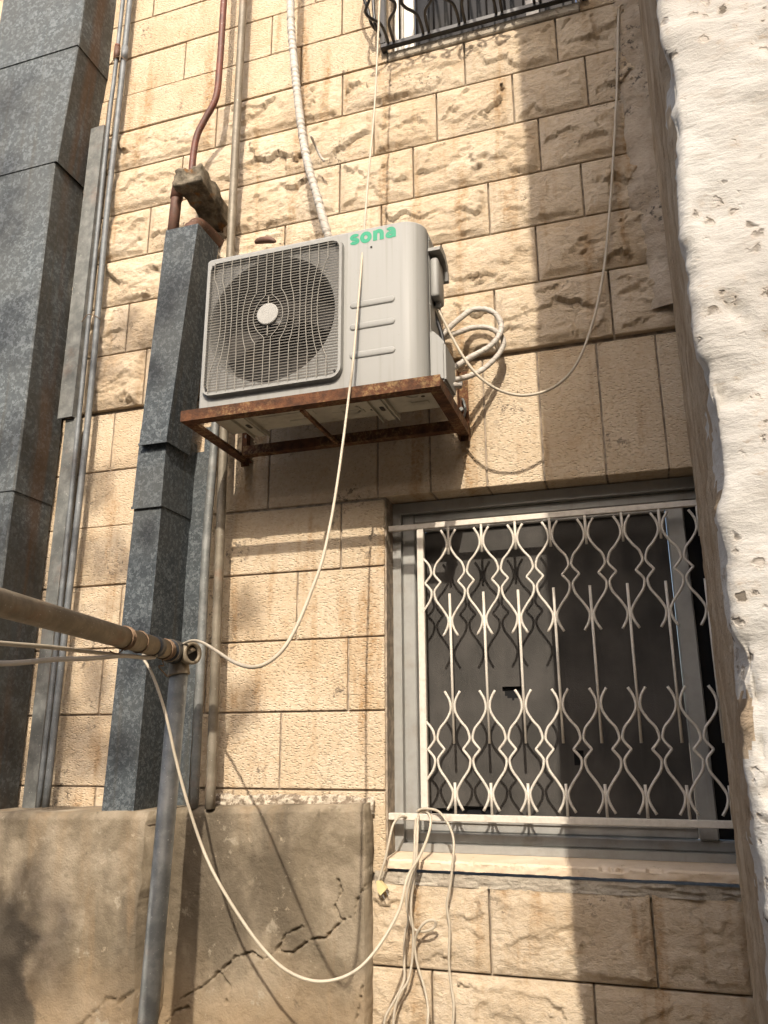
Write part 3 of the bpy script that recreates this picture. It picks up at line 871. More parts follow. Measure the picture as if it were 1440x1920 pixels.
# front plate with the round fan opening (left), closed shell round the rest
NN = 96
V, F = [], []
xl, xr = AX0 + .012, -.950
for k in range(NN):
    a = 2 * math.pi * k / NN
    c, s = math.cos(a), math.sin(a)
    V.append((CX + CR * c, FY, CZ + CR * s))
    t = min(((xr - CX) if c > 0 else (xl - CX)) / c if abs(c) > 1e-6 else 9, ((AZ1 - .012 - CZ) if s > 0 else (AZ0 - CZ)) / s if abs(s) > 1e-6 else 9)
    V.append((CX + t * c, FY, CZ + t * s))
    V.append((CX + (CR - .006) * c, FY + .012, CZ + (CR - .006) * s))
    V.append((CX + (CR - .006) * c, FY + .14, CZ + (CR - .006) * s))
for k in range(NN):
    j = (k + 1) % NN
    F += [(4 * k, 4 * j, 4 * j + 1, 4 * k + 1)[::-1], (4 * k, 4 * j, 4 * j + 2, 4 * k + 2), (4 * k + 2, 4 * j + 2, 4 * j + 3, 4 * k + 3)]
# the four corners between the radial strips and the rectangle
for cx, cz in ((xl, AZ0), (xr, AZ0), (xr, AZ1 - .012), (xl, AZ1 - .012)):
    a = math.atan2(cz - CZ, cx - CX) % (2 * math.pi)
    k = int(a / (2 * math.pi) * NN) % NN
    j = (k + 1) % NN
    V.append((cx, FY, cz)); F.append((4 * k + 1, 4 * j + 1, len(V) - 1)[::-1])
# right flat part with rounded front right corner, side, back, left, top and bottom
arc = [(-.735, FY)] + [(-.735 + .082 * math.sin(a), FY + .072 * (1 - math.cos(a))) for a in np.linspace(.25, math.pi / 2, 8)]
pl = [(xr, FY)] + arc + [(AX1, -.20), (AX0, -.20), (AX0, FY + .012), (AX0 + .004, FY + .004), (xl, FY)]
nP = len(pl); o0 = len(V)
ins = .012
cxm, cym = (AX0 + AX1) / 2, (FY - .2) / 2
def inset(p):
    return (p[0] + (ins if p[0] < AX0 + .1 else -ins if p[0] > -.80 else 0), p[1] + (ins if p[1] < -.4 else -ins if p[1] > -.25 else 0))
for z in (AZ0, AZ1 - .012):
    V += [(x, y, z) for x, y in pl]
mid_ = [((p[0] + inset(p)[0]) / 2, p[1] * .72 + inset(p)[1] * .28, AZ1 - .0035) for p in pl]
V += mid_
V += [(*inset(p), AZ1) for p in pl]
for L in range(3):
    for i in range(nP):
        j = (i + 1) % nP
        if i == nP - 1 and L == 0:
            continue                       # the fan plate fills this stretch
        F.append((o0 + L * nP + i, o0 + L * nP + j, o0 + (L + 1) * nP + j, o0 + (L + 1) * nP + i))
F.append(tuple(o0 + 3 * nP + i for i in range(nP)))
F.append(tuple(o0 + i for i in range(nP))[::-1])
body = obj('casing', V, F, 'casing', ac)
bm = bmesh.new(); bm.from_mesh(body.data); bmesh.ops.recalc_face_normals(bm, faces=bm.faces); bm.to_mesh(body.data); bm.free()
me = body.data
me.polygons.foreach_set('use_smooth', np.ones(len(me.polygons), dtype=bool))
me.set_sharp_from_angle(angle=math.radians(35))
# inside of the opening
obj('coil', *box(CX - .30, CX + .29, -.335, -.325, AZ0 + .02, AZ1 - .03), 'coil', ac)
bl = []
for k in range(3):
    a0 = math.radians(120 * k + 25)
    vv = []
    for r in (.05, .12, .19, .245):
        for da in np.linspace(-.52, .52, 7):
            a = a0 + da * (.75 + r) - r * 1.1
            vv.append((CX + r * math.cos(a), -.405 + .055 * da / .52, CZ + r * math.sin(a)))
    bl.append((vv, [tuple(q) for q in gridfaces(4, 7)]))
fan = obj('fan', *join(bl + [tube([(CX, -.36, CZ), (CX, -.44, CZ)], .055, 24)]), 'fan', ac, True)
# grille: rim, louvre slats and bent wires
GX0, GX1, GZ0, GZ1 = -1.547, -.963, 1.279, 1.876
rim = []
outl = rrect(GX0, GX1, GZ0, GZ1, .045, 8); innl = rrect(GX0 + .014, GX1 - .014, GZ0 + .014, GZ1 - .014, .034, 8)
n = len(outl)
V = [(x, FY - .001, z) for x, z in outl] + [(x, FY - .022, z) for x, z in rrect(GX0 + .003, GX1 - .003, GZ0 + .003, GZ1 - .003, .043, 8)] + [(x, FY - .022, z) for x, z in innl] + [(x, FY - .012, z) for x, z in innl]
F = []
for L in range(3):
    for i in range(n):
        j = (i + 1) % n
        F.append((L * n + i, L * n + j, (L + 1) * n + j, (L + 1) * n + i)[::-1])
gr = obj('fan_grille', V, F, 'casing', ac)
def in_rr(x, z, m=.014, r=.034):
    x0, x1, z0, z1 = GX0 + m, GX1 - m, GZ0 + m, GZ1 - m
    dx = max(x0 + r - x, x - x1 + r, 0); dz = max(z0 + r - z, z - z1 + r, 0)
    return dx * dx + dz * dz <= r * r
slats = []
for i in range(47):
    z = GZ0 + .022 + i * (GZ1 - GZ0 - .044) / 46
    x0, x1 = GX0 + .012, GX1 - .012
    while not in_rr(x0, z): x0 += .002
    while not in_rr(x1, z): x1 -= .002
    slats.append(prism([(FY - .0205, z - .0021), (FY - .0205, z + .0017), (FY - .0190, z + .0021), (FY - .0175, z - .0006)], 'x', x0 - .004, x1 + .004))
s_ = obj('slat', *join(slats), 'grille_plastic', gr)
s_['kind'] = 'stuff'
wires = []
for sgn in (-1, 1):
    for i in range(7):
        u = .0145 + .0385 * i
        path = []
        for z in np.linspace(GZ0 + .012, GZ1 - .012, 70):
            dz = abs(z - CZ)
            R0 = .0535 + .62 * u
            lim = .080 + .52 * u
            w = max(0.0, 1 - (dz / lim) ** 2) ** .85
            xu = u + (R0 - u) * w
            path.append((CX + sgn * xu, FY - .0235, z))
        path = [p for p in path if in_rr(p[0], p[2], .010)]
        wires.append(tube(path, .0016, 5))
for i in (-1, 1):
    wires.append(tube([(CX, FY - .0235, CZ + i * .035), (CX, FY - .0235, CZ + i * .085)], .0023, 5))
w_ = obj('grille_wire', *join(wires), 'grille_wire', gr)
w_['kind'] = 'stuff'
V, F = tube([(CX, FY - .020, CZ + .006), (CX, FY - .029, CZ + .006), (CX, FY - .031, CZ + .006)], .045, 40, rfun=lambda i, n: (.045, .045, .042)[i])
obj('hub_disc', V, F, 'white_cap', gr)
sc = [tube([(x, FY - .021, z), (x, FY - .0265, z)], .005, 10) for x in (GX0 + .026, GX1 - .026) for z in (GZ0 + .028, GZ1 - .028)]
obj('screw', *join(sc), 'dark', gr)
# three pressed ribs on the plain panel
def pill(x0, x1, z, h, tilt=.0):
    V, F = [], []
    m = 20
    path = []
    for k in range(m + 1):
        a = math.pi / 2 + math.pi * k / m
        path.append((x0 + h / 2 * math.cos(a), h / 2 * math.sin(a)))
    for k in range(m + 1):
        a = -math.pi / 2 + math.pi * k / m
        path.append((x1 + h / 2 * math.cos(a), h / 2 * math.sin(a)))
    n = len(path)
    mx = (x0 + x1) / 2
    for sc_, y in ((1, FY - .0004), (.95, FY - .0026), (.70, FY - .0042)):
        for px, pz in path:
            dx = px - min(max(px, x0), x1)
            V.append((min(max(px, x0), x1) + dx * sc_, y, z + pz * sc_ * (1.0 if sc_ > .9 else .72)))
    for L in range(2):
        for i in range(n):
            j = (i + 1) % n
            F.append((L * n + i, L * n + j, (L + 1) * n + j, (L + 1) * n + i)[::-1])
    F.append(tuple(2 * n + i for i in range(n))[::-1])
    return V, F
for z in (1.576, 1.485, 1.368):
    obj('pressed_rib', *pill(-.925, -.775, z, .027), 'casing', ac, True)
obj('screw', *tube([(-.8535, FY + .001, 1.814), (-.8535, FY - .0025, 1.814)], .0042, 10), 'dark', ac)
# lettering, heavy rounded strokes
def stroke(pts, w, close=False):
    P = [Vector((p[0], p[1])) for p in pts]
    n = len(P); V = []; F = []
    for i, p in enumerate(P):
        a = P[i - 1] if (i or close) else p
        b = P[(i + 1) % n] if (i < n - 1 or close) else p
        t = (b - a).normalized(); q = Vector((-t.y, t.x)) * w / 2
        V += [p + q, p - q]
    for i in range(n if close else n - 1):
        j = (i + 1) % n
        F.append((2 * i, 2 * j, 2 * j + 1, 2 * i + 1))
    return V, F
def arcp(cx, cy, rx, ry, a0, a1, n=20):
    return [(cx + rx * math.cos(math.radians(a0 + (a1 - a0) * i / n)), cy + ry * math.sin(math.radians(a0 + (a1 - a0) * i / n))) for i in range(n + 1)]
W_ = .35                       # stroke weight in x-heights
glyph = {
    's': [stroke(arcp(.36, .70, .25, .17, 20, 180, 10) + arcp(.36, .70, .25, .185, 190, 262, 5) + arcp(.34, .30, .27, .185, 82, 0, 6) + arcp(.34, .30, .27, .17, -10, -165, 10), W_ * .92)],
    'o': [stroke(arcp(.44, .5, .32, .38, 0, 342, 28), W_, True)],
    'n': [stroke([(.16, .0), (.16, .98)], W_), stroke([(.16, .60)] + arcp(.44, .58, .27, .29, 150, 0, 14) + [(.71, .0)], W_)],
    'a': [stroke(arcp(.38, .55, .27, .32, 140, 0, 14) + [(.65, .0)], W_), stroke([(.65, .56)] + arcp(.36, .29, .25, .19, 75, 335, 18), W_ * .85)],
}
lx, h_ = -.9385, .0455
LV = []
for ch_, adv in (('s', .86), ('o', 1.06), ('n', 1.06), ('a', .95)):
    parts = []
    for v, f in glyph[ch_]:
        k_ = .00002 * len(parts)
        parts.append(([(lx + p.x * h_ * 1.06, FY - .0009 - k_ * 8, 1.8395 + p.y * h_) for p in v], f))
    o = obj('letter', *join(parts), 'green', ac)
    lx += adv * h_ * 1.06
# right side: seam, handle hood with terminal cover, valve cover
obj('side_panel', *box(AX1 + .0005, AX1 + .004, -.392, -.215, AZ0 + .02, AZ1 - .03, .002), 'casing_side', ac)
hd = prism([(-.405, 1.800), (-.405, 1.812), (-.37, 1.838), (-.31, 1.835), (-.270, 1.808), (-.255, 1.760), (-.258, 1.738), (-.272, 1.742), (-.285, 1.775), (-.315, 1.802), (-.36, 1.806)], 'x', AX1 + .003, AX1 + .050)
obj('handle_hood', *hd, 'casing', ac)
obj('terminal_cover', *box(AX1 + .003, AX1 + .036, -.385, -.285, 1.615, 1.786, .012, 3), 'casing', ac, True)
obj('panel_seam', *join([box(AX1 - .0015, AX1 + .0012, -.402, -.398, AZ0 + .01, AZ1 - .02), box(AX1 - .0015, AX1 + .0012, -.214, -.211, AZ0 + .01, AZ1 - .02)]), 'dark', ac)
for z in (1.30, 1.58, 1.86):
    obj('screw', *tube([(AX1, -.388, z), (AX1 + .0065, -.388, z)], .0045, 10), 'galv_pipe', ac)
obj('cable_gland', *tube([(AX1 + .02, -.33, 1.616), (AX1 + .02, -.33, 1.595)], .012, 12), 'casing', ac, True)
vc = prism([(AX1 + .004, 1.250), (AX1 + .062, 1.250), (AX1 + .062, 1.400), (AX1 + .030, 1.445), (AX1 + .004, 1.465)], 'y', -.415, -.245)
o = obj('valve_cover', *vc, 'casing', ac)
bm = bmesh.new(); bm.from_mesh(o.data); bmesh.ops.bevel(bm, geom=bm.edges[:], offset=.008, segments=2, affect='EDGES'); bm.to_mesh(o.data); bm.free()
obj('valve', *tube([(AX1 + .03, -.30, 1.29), (AX1 + .085, -.26, 1.29)], .011, 10), 'wrap', ac, True)
# underside
pan = obj('base_pan', *box(AX0 + .006, AX1 - .010, FY + .010, -.205, 1.2375, 1.2418, .002), 'pan', ac)
emb = []
for x0, x1, y0, y1 in ((-1.44, -1.20, -.43, -.40), (-1.38, -1.14, -.34, -.30), (-1.27, -1.16, -.27, -.24), (-1.10, -.93, -.44, -.41), (-1.02, -.90, -.37, -.33), (-1.08, -.95, -.29, -.26), (-.80, -.68, -.44, -.42), (-.76, -.69, -.29, -.26)):
    emb.append(box(x0, x1, y0, y1, 1.234, 1.239, .0022))
emb.append(ring((-.735, -.36, 1.2365), (0, 0, 1), .030, .024, .005, 20))
emb.append(ring((-1.00, -.30, 1.2365), (0, 0, 1), .042, .034, .005, 20))
for e_ in emb:
    obj('pressed_relief', *e_, 'pan', pan)
obj('drain_hole', *join([tube([(x, y, 1.2375), (x, y, 1.2365)], .008, 10) for x, y in ((-1.30, -.36), (-1.19, -.29), (-1.185, -.37), (-1.05, -.41), (-.92, -.27), (-.715, -.40), (-.70, -.33))]), 'dark', pan)
for x in (-1.440, -.872):
    ft = obj('foot', *join([box(x - .036, x + .036, FY + .006, -.17, 1.2335, 1.2375, .001), box(x - .036, x - .032, FY + .006, -.17, 1.2205, 1.2335), box(x + .032, x + .036, FY + .006, -.17, 1.2205, 1.2335), box(x - .018, x + .018, FY + .006, -.17, 1.2265, 1.2332, .002)]), 'pan', ac)
    obj('slot', *join([prism(rrect(x - .009, x + .009, y - .022, y + .022, .0085, 4), 'z', 1.2255, 1.2262) for y in (-.40, -.29)]), 'dark', ft)

# ------------------------------------------------------------ rusty bracket
br = empty('steel_bracket', (-1.1, -.25, 1.19), 'rusty angle iron bracket carrying the air conditioner', 'bracket')
BZ, BL = 1.230, 1.186
obj('front_angle', *join([box(-1.622, -.590, -.507, -.503, BL, BZ), box(-1.618, -.594, -.503, -.462, BL, BL + .004)]), 'rust', br)
for x, s in ((-1.620, 1), (-.592, -1)):
    a, b = sorted((x, x + s * .004)); a2, b2 = sorted((x + s * .004, x + s * .044))
    obj('side_angle', *join([box(a, b, -.502, .012, BL - .0015, BZ - .002), box(a2, b2, -.461, .012, BL - .0012, BL + .003)]), 'rust', br)
    a3, b3 = sorted((x + s * .000, x + s * .040)); 
    obj('wall_leg', *join([box(a3, b3, -.012, -.008, 1.165, 1.47), box(min(a3, b3) if s < 0 else b3 - .004, (min(a3, b3) + .004) if s < 0 else b3, -.008 - .034, -.012, 1.165, 1.47)]), 'rust', br)
obj('rear_bar', *join([box(-1.575, -.637, -.085, -.081, BL + .003, BZ), box(-1.575, -.637, -.0808, -.045, BL + .003, BL + .007)]), 'rust', br)
obj('cross_bar', *box(-1.142, -1.128, -.462, -.086, BL - .004, BL + .010), 'rust', br)
bolts = []
for x in (-.620, -1.592):
    for z in (1.30, 1.42):
        bolts.append(tube([(x, -.012, z), (x, -.026, z)], .009, 6))
for e_ in bolts:
    obj('bolt', *e_, 'galv_pipe', br)
obj('bent_clip', *tube([(-.615, -.02, 1.345), (-.607, -.035, 1.33), (-.600, -.03, 1.29), (-.612, -.028, 1.255)], .005, 6), 'galv_pipe', br)

# ------------------------------------------------------------ insulated hoses
def wrapped(pts, r, sub_=8, n=14, pitch=.028):
    P = spline(pts, sub_)
    # resample evenly
    L = [0]
    for a, b in zip(P[:-1], P[1:]): L.append(L[-1] + (b - a).length)
    m = int(L[-1] / .0055)
    Q = []; j = 0
    for i in range(m + 1):
        s = L[-1] * i / m
        while j < len(L) - 2 and L[j + 1] < s: j += 1
        t = (s - L[j]) / max(L[j + 1] - L[j], 1e-9)
        Q.append(P[j].lerp(P[j + 1], t))
    rnd = random.Random(5)
    ph = [rnd.uniform(.94, 1.04) for _ in range(400)]
    def rf(i, n_):
        s = i * .0055 / pitch
        fr = s - int(s)
        return r * ph[int(s) % 400] * (1.0 + .07 * (fr - .5) - (.16 if fr < .14 else 0))
    return tube(Q, r, n, rfun=rf)
h1 = obj('insulated_hose', *wrapped([(-1.366, -.20, 5.0), (-1.362, -.21, 4.2), (-1.3562, -0.2200, 3.4710), (-1.3323, -0.2200, 3.1402), (-1.2795, -0.2200, 2.6982), (-1.2401, -0.2200, 2.4853), (-1.1948, -0.2150, 2.3097), (-1.1549, -0.2000, 2.1421), (-1.12, -.14, 1.98), (-1.10, -.11, 1.80)], .0190), 'wrap', None, True)
tag(h1, 'white tape wrapped hose coming down the facade behind the top of the air conditioner', 'hose')
o = obj('pipe_tail', *tube(spline([(-1.2528, -0.1700, 2.6885), (-1.2492, -0.1200, 2.6691), (-1.2352, -0.1000, 2.6309), (-1.2173, -0.0900, 2.6016)], 5), .0062, 8), 'wrap', None, True)
tag(o, 'short loose hose tail poking out beside the wrapped hose', 'hose')
h2 = obj('insulated_hose', *wrapped([(-0.6480, -0.2400, 1.5197), (-0.6173, -0.1900, 1.5872), (-0.5830, -0.1400, 1.6486), (-0.5461, -0.1100, 1.6899), (-0.4907, -0.1000, 1.6902), (-0.4483, -0.1000, 1.6582), (-0.4290, -0.1000, 1.6043), (-0.4425, -0.1100, 1.5514), (-0.4795, -0.1300, 1.5027), (-0.5400, -0.1800, 1.4462), (-0.6007, -0.2400, 1.3795), (-0.6281, -0.2600, 1.3587)], .0118, 8, 12, .02), 'wrap', None, True)
tag(h2, 'upper of the two white wrapped hose loops right of the air conditioner', 'hose', 'hose loops at the air conditioner side')
h3 = obj('insulated_hose', *wrapped([(-0.6569, -0.2400, 1.5096), (-0.6292, -0.1900, 1.5468), (-0.6005, -0.1400, 1.5819), (-0.5508, -0.1000, 1.6158), (-0.4974, -0.0800, 1.6195), (-0.4596, -0.0750, 1.6011), (-0.4307, -0.0750, 1.5649), (-0.4303, -0.0750, 1.5267), (-0.4557, -0.0900, 1.4762), (-0.5067, -0.1300, 1.4093), (-0.5555, -0.1800, 1.3640), (-0.6043, -0.2400, 1.3284), (-0.6229, -0.2600, 1.3155)], .0112, 8, 12, .02), 'wrap', None, True)
tag(h3, 'lower of the two white wrapped hose loops right of the air conditioner', 'hose', 'hose loops at the air conditioner side')
o = obj('power_lead', *tube(spline([(AX1 + .02, -.33, 1.60), (-0.6611, -0.3300, 1.6288), (-0.6488, -0.3000, 1.5715), (-0.6299, -0.2900, 1.4956), (-0.6250, -0.2900, 1.4382)], 6), .0078, 8), 'black', None, True)
tag(o, 'thick black lead running down the side of the air conditioner', 'cable')
o = obj('rag_bundle', *tube(spline([(-1.5056, -0.1900, 2.1623), (-1.4793, -0.1900, 2.1677), (-1.4341, -0.1900, 2.1607), (-1.4021, -0.1900, 2.1456)], 5), .014, 12, rfun=lambda i, n: .016 * math.sin(math.pi * (i + .35) / (n - .3)) ** .4), 'brown_pipe', None, True)
tag(o, 'small dark brown lump showing over the top edge of the air conditioner', 'pipe fitting')

# ------------------------------------------------------------ lower window grille
gl = empty('window_grille', (-.3, .05, -.28), 'cream painted iron window grille of wavy bars over the dark fly screen', 'window grille')
GY = .05
obj('top_rail', *box(-.957, .30, GY - .006, GY + .012, .828, .851, .002), 'grille_white', gl)
obj('bottom_rail', *box(-.972, .30, GY - .016, GY + .012, -.284, -.260, .002), 'grille_white', gl)
obj('side_post', *box(-.835, -.808, GY - .010, GY + .012, -.259, .827, .002), 'grille_white', gl)
def wave(mid=-.067):
    """half of one lattice cell, from the upper flare to the lower flare; mid is where it meets its neighbour"""
    s = 1 if mid > 0 else -1
    ctrl = [(.030, .050), (.014, .022), (.0075, -.004), (.011, -.030), (.030, -.062), (.052, -.088), (.0615, -.118),
            (.058, -.135), (.0400, -.157), (.0365, -.163), (.040, -.169), (.058, -.191), (.0615, -.208), (.054, -.236), (.030, -.270), (.011, -.302), (.0075, -.322), (.014, -.348), (.030, -.376)]
    return [(s * x, 0, z) for x, z in ctrl]
cols = [-.706 + .1343 * k for k in range(-1, 8)]
proto = {}
for tz in (.765, .130):
    for x in cols:
        for s in (1, -1):
            if x < -.8 and s < 0:
                continue
            shift = (x, GY - .003, tz)
            if s not in proto:
                pp = [(p[0] + x, GY - .003, p[2] + tz) for p in spline(wave(s), 3)]
                o = obj('wavy_bar', *tube(pp, .0050, 6), 'grille_white', gl, True)
                proto[s] = (o, shift)
            else:
                src, s0 = proto[s]
                again(src, gl, [a - b for a, b in zip(shift, s0)])
p_up = p_md = p_dn = None
for x in cols[1:]:
    if p_up is None:
        p_up = obj('stub_rod', *tube([(x, GY, .828), (x, GY, .715)], .0052, 8), 'grille_white', gl, True)
        p_md = obj('long_rod', *tube([(x, GY - .004, .555), (x, GY + .004, -.012)], .0052, 8), 'grille_white', gl, True)
        p_dn = obj('stub_rod', *tube([(x, GY, -.260), (x, GY, -.150)], .0052, 8), 'grille_white', gl, True)
        x_first = x
    else:
        for p in (p_up, p_md, p_dn):
            again(p, gl, (x - x_first, 0, 0))

# ------------------------------------------------------------ upper black grille
ug = empty('window_grille', (-.5, -.1, 3.23), 'black wrought iron grille with bulging bars under the upper window', 'window grille')
obj('bottom_rail', *join([box(-.955, .02, -.046, -.020, 3.222, 3.247, .003), box(-.955, -.930, -.019, .02, 3.224, 3.245, .003), box(-.005, .020, -.019, .02, 3.224, 3.245, .003)]), 'iron', ug)
obj('corner_post', *box(-.957, -.930, -.046, -.020, 3.248, 4.6, .002), 'iron', ug)
def belly(x, side, amp):
    s = side
    return spline([(x, -.035, 3.24), (x, -.10, 3.250), (x + s * .010, -.15, 3.256), (x + s * .045, -.185, 3.262), (x + s * .058, -.215, 3.272), (x + s * .030, -.25, 3.285), (x + s * .010, -.275, 3.31), (x + s * .022, -.285, 3.37), (x + s * .060, -.28, 3.43), (x + s * .055, -.26, 3.52), (x + s * .012, -.20, 3.66), (x + s * .012, -.09, 3.84), (x + s * .012, -.036, 4.0), (x + s * .012, -.036, 4.58)], 5)
bx = [-.90 + .175 * k for k in range(6)]
first = None
for x in bx:
    for s in (-1, 1):
        xx = x + s * .014
        obj('belly_bar', *tube(belly(xx, s, 1.0), .0075, 6), 'iron', ug, True)
for x in np.arange(-.86, .0, .085):
    obj('upright_bar', *tube([(x, -.030, 3.246), (x, -.030, 4.58)], .0050, 6), 'iron', ug, True)
obj('side_scroll', *join([tube(spline([(-.955, -.025, 3.33), (-.975, -.06, 3.33), (-.985, -.10, 3.335), (-.995, -.12, 3.40), (-1.02, -.15, 3.50), (-1.035, -.16, 3.62), (-1.0, -.10, 3.80), (-.96, -.04, 3.95)], 5), .008, 6),
                          tube(spline([(-.955, -.03, 3.30), (-.96, -.10, 3.305), (-.962, -.115, 3.34), (-.965, -.13, 3.50), (-.965, -.12, 3.8)], 5), .008, 6)]), 'iron', ug, True)

# ------------------------------------------------------------ clothes-line pipe frame in front of the ducts
pf = empty('pipe_railing', (-1.655, -.37, -1.6), 'grey pipe post and long grimy horizontal pipe joined by an open ended tee', 'railing')
T0 = Vector((-1.6472, -.37, .3157)); dirp = Vector((-1.42834 + 1.64717, -1.5 + .37, -.0003)).normalized()
obj('post', *tube([(-1.712, -.37, -1.6), (-1.672, -.37, -.88), (-1.640, -.37, .262)], .0335, 20), 'galv_pipe', pf, True)
obj('cross_pipe', *tube([T0 + dirp * .02, T0 + dirp * 3.6], .0335, 20), 'frame_pipe', pf, True)
far = T0 + dirp * 3.58
obj('post', *tube([(far.x, far.y, -1.6), (far.x, far.y, far.z)], .0335, 16), 'galv_pipe', pf, True)
te = obj('tee_fitting', *join([tube([T0 + dirp * .10, T0 + dirp * .095, T0 + dirp * .01, T0 - dirp * .035], .042, 20, rfun=lambda i, n: (.036, .041, .041, .034)[i]),
                               tube([(-1.640, -.37, .235), (-1.641, -.37, .24), (-1.643, -.37, .275), (-1.646, -.37, .30)], .041, 20, rfun=lambda i, n: (.040, .0405, .036, .036)[i])]), 'frame_pipe', pf, True)
ax = Vector((1.0, -.30, .02)).normalized()
oc = Vector((-1.588, -.385, .312))
obj('open_socket', *join([ring(oc, ax, .041, .030, .030, 24), tube([T0, T0.lerp(oc, .8), oc - ax * .012], .033, 20)]), 'frame_pipe', pf, True)
obj('socket_bore', *tube([oc + ax * .002, oc - ax * .001], .0302, 20), 'dark', pf)
def turns(s, r, w, wid, n_=3, seed=0):
    """loops of wire round the cross pipe"""
    c0 = T0 + dirp * s
    u = Vector((0, 0, 1)); v = dirp.cross(u).normalized()
    pts = []
    rr = random.Random(seed)
    for i in range(n_ * 14 + 1):
        a = 2 * math.pi * i / 14
        pts.append(c0 + dirp * (wid * (i / (n_ * 14) - .5) + rr.uniform(-.002, .002)) + (u * math.cos(a) + v * math.sin(a)) * r)
    return tube(pts, w, 6)
obj('black_tape', *tube([T0 + dirp * .205, T0 + dirp * .255], .0352, 20), 'tape', pf, True)
obj('black_tape', *tube([T0 + dirp * .045, T0 + dirp * .085, T0 + dirp * .105], .0435, 20, rfun=lambda i, n: (.0435, .0425, .0380)[i]), 'tape', pf, True)
for g_ in (turns(.135, .0360, .0024, .03, 4, 1), turns(.47, .0362, .0026, .03, 3, 2), turns(.36, .0358, .0022, .012, 1, 3),
           tube(spline([T0 + dirp * .14 + Vector((0, -.01, -.037)), T0 + dirp * .13 + Vector((.01, -.02, -.058)), T0 + dirp * .15 + Vector((.0, -.02, -.063)), T0 + dirp * .11 + Vector((.02, -.02, -.095))], 5), .0024, 6),
           tube(spline([T0 + dirp * .46 + Vector((0, -.01, -.037)), T0 + dirp * .50 + Vector((0, -.01, -.055)), T0 + dirp * .55 + Vector((0, -.01, -.05))], 5), .0022, 6)):
    obj('tie_wire', *g_, 'wire', pf, True)

# ------------------------------------------------------------ loose cables
def cable(pts, r, m, label, name='cable', sub_=8):
    o = obj(name, *tube(spline(pts, sub_), r, 8), m, None, True)
    return tag(o, label, 'cable')
cable([(-.80, -.30, 5.0), (-.83, -.33, 4.0), (-0.8548, -0.3600, 3.1442), (-0.8711, -0.3800, 2.5858), (-0.8876, -0.4200, 2.1629), (-0.8928, -0.4900, 1.6836), (-0.9064, -0.5280, 1.3135), (-0.9221, -0.5220, 1.2032), (-0.9187, -0.5900, 0.9843), (-0.9079, -0.6900, 0.7445), (-0.8766, -0.8500, 0.5309), (-0.8483, -1.0000, 0.3991), (-0.8247, -1.1500, 0.2765), (-0.8224, -1.2500, 0.2003), (-0.8547, -1.3000, 0.1660), (-0.9638, -1.2000, 0.1867), (-1.1571, -0.9500, 0.2461), (-1.3503, -0.7000, 0.3053), (-1.4989, -0.5200, 0.3402), (-1.6055, -0.4050, 0.3458), (-1.6398, -0.3950, 0.3325)], .0048, 'cable',
      'thin cream cable hanging across the air conditioner front down to the pipe tee')
cable([(0.1475, -0.0200, 3.1228), (0.1331, -0.0400, 2.9649), (0.1057, -0.0500, 2.6787), (0.0670, -0.0600, 2.3553), (0.0262, -0.0700, 2.0484), (-0.0198, -0.0900, 1.7633), (-0.0776, -0.1200, 1.5349), (-0.1465, -0.1600, 1.3599), (-0.2274, -0.2000, 1.2643), (-0.3232, -0.2350, 1.2285), (-0.4076, -0.2600, 1.2426), (-0.4809, -0.2850, 1.2920), (-0.5340, -0.3000, 1.3632), (-0.5782, -0.3100, 1.4542), (-0.6111, -0.3200, 1.5336), (-0.6404, -0.3300, 1.6066), (-0.6573, -0.3350, 1.6461)], .0054, 'cable',
      'cream cable looping from upper right facade to the air conditioner side')
sw = WP = None
left = T0 + dirp * 1.9
cable([T0 + dirp * .215 + Vector((.01, -.02, -.037)), T0 + dirp * .30 + Vector((0, -.005, -.046)), T0 + dirp * .45 + Vector((0, -.01, -.055)), T0 + dirp * .80 + Vector((0, -.01, -.098)), T0 + dirp * 1.5 + Vector((-.02, 0, -.15)), T0 + dirp * 3.3 + Vector((-.05, 0, -.06))], .0068, 'cable_white',
      'lower of the two white cables strung beneath the horizontal pipe')
cable([T0 + dirp * .235 + Vector((-.02, -.0, -.036)), T0 + dirp * .34 + Vector((-.02, 0, -.046)), T0 + dirp * .50 + Vector((-.03, 0, -.052)), T0 + dirp * .80 + Vector((-.04, 0, -.066)), T0 + dirp * 1.5 + Vector((-.06, 0, -.09)), T0 + dirp * 3.3 + Vector((-.07, 0, -.04))], .0062, 'cable',
      'upper of the two cables strung beneath the horizontal pipe')
cable([T0 + dirp * .235 + Vector((.02, -.01, -.034)), (-1.6709, -0.5600, 0.2906), (-1.6394, -0.5550, 0.2386), (-1.6073, -0.5500, 0.1746), (-1.5722, -0.5400, 0.0798), (-1.5364, -0.5200, -0.0600), (-1.4983, -0.5000, -0.1882), (-1.4498, -0.4700, -0.3310), (-1.3850, -0.4800, -0.4243), (-1.3079, -0.4700, -0.5275), (-1.2244, -0.4600, -0.6209), (-1.1446, -0.4500, -0.6820), (-1.0630, -0.4300, -0.7118), (-0.9879, -0.4100, -0.7067), (-0.9307, -0.3800, -0.6818), (-0.8899, -0.3400, -0.6402), (-0.8559, -0.2900, -0.5842), (-0.8376, -0.2300, -0.5297), (-0.8362, -0.1700, -0.4711), (-0.8303, -0.1300, -0.4348), (-0.8110, -0.0800, -0.3928), (-0.7990, -0.0200, -0.3432), (-0.7934, 0.0150, -0.2980), (-0.7987, 0.0300, -0.2666), (-0.8179, 0.0350, -0.2489), (-0.8432, 0.0450, -0.2576)], .0052, 'cable',
      'long cream cable sagging in front of the low wall from pipe to grille')
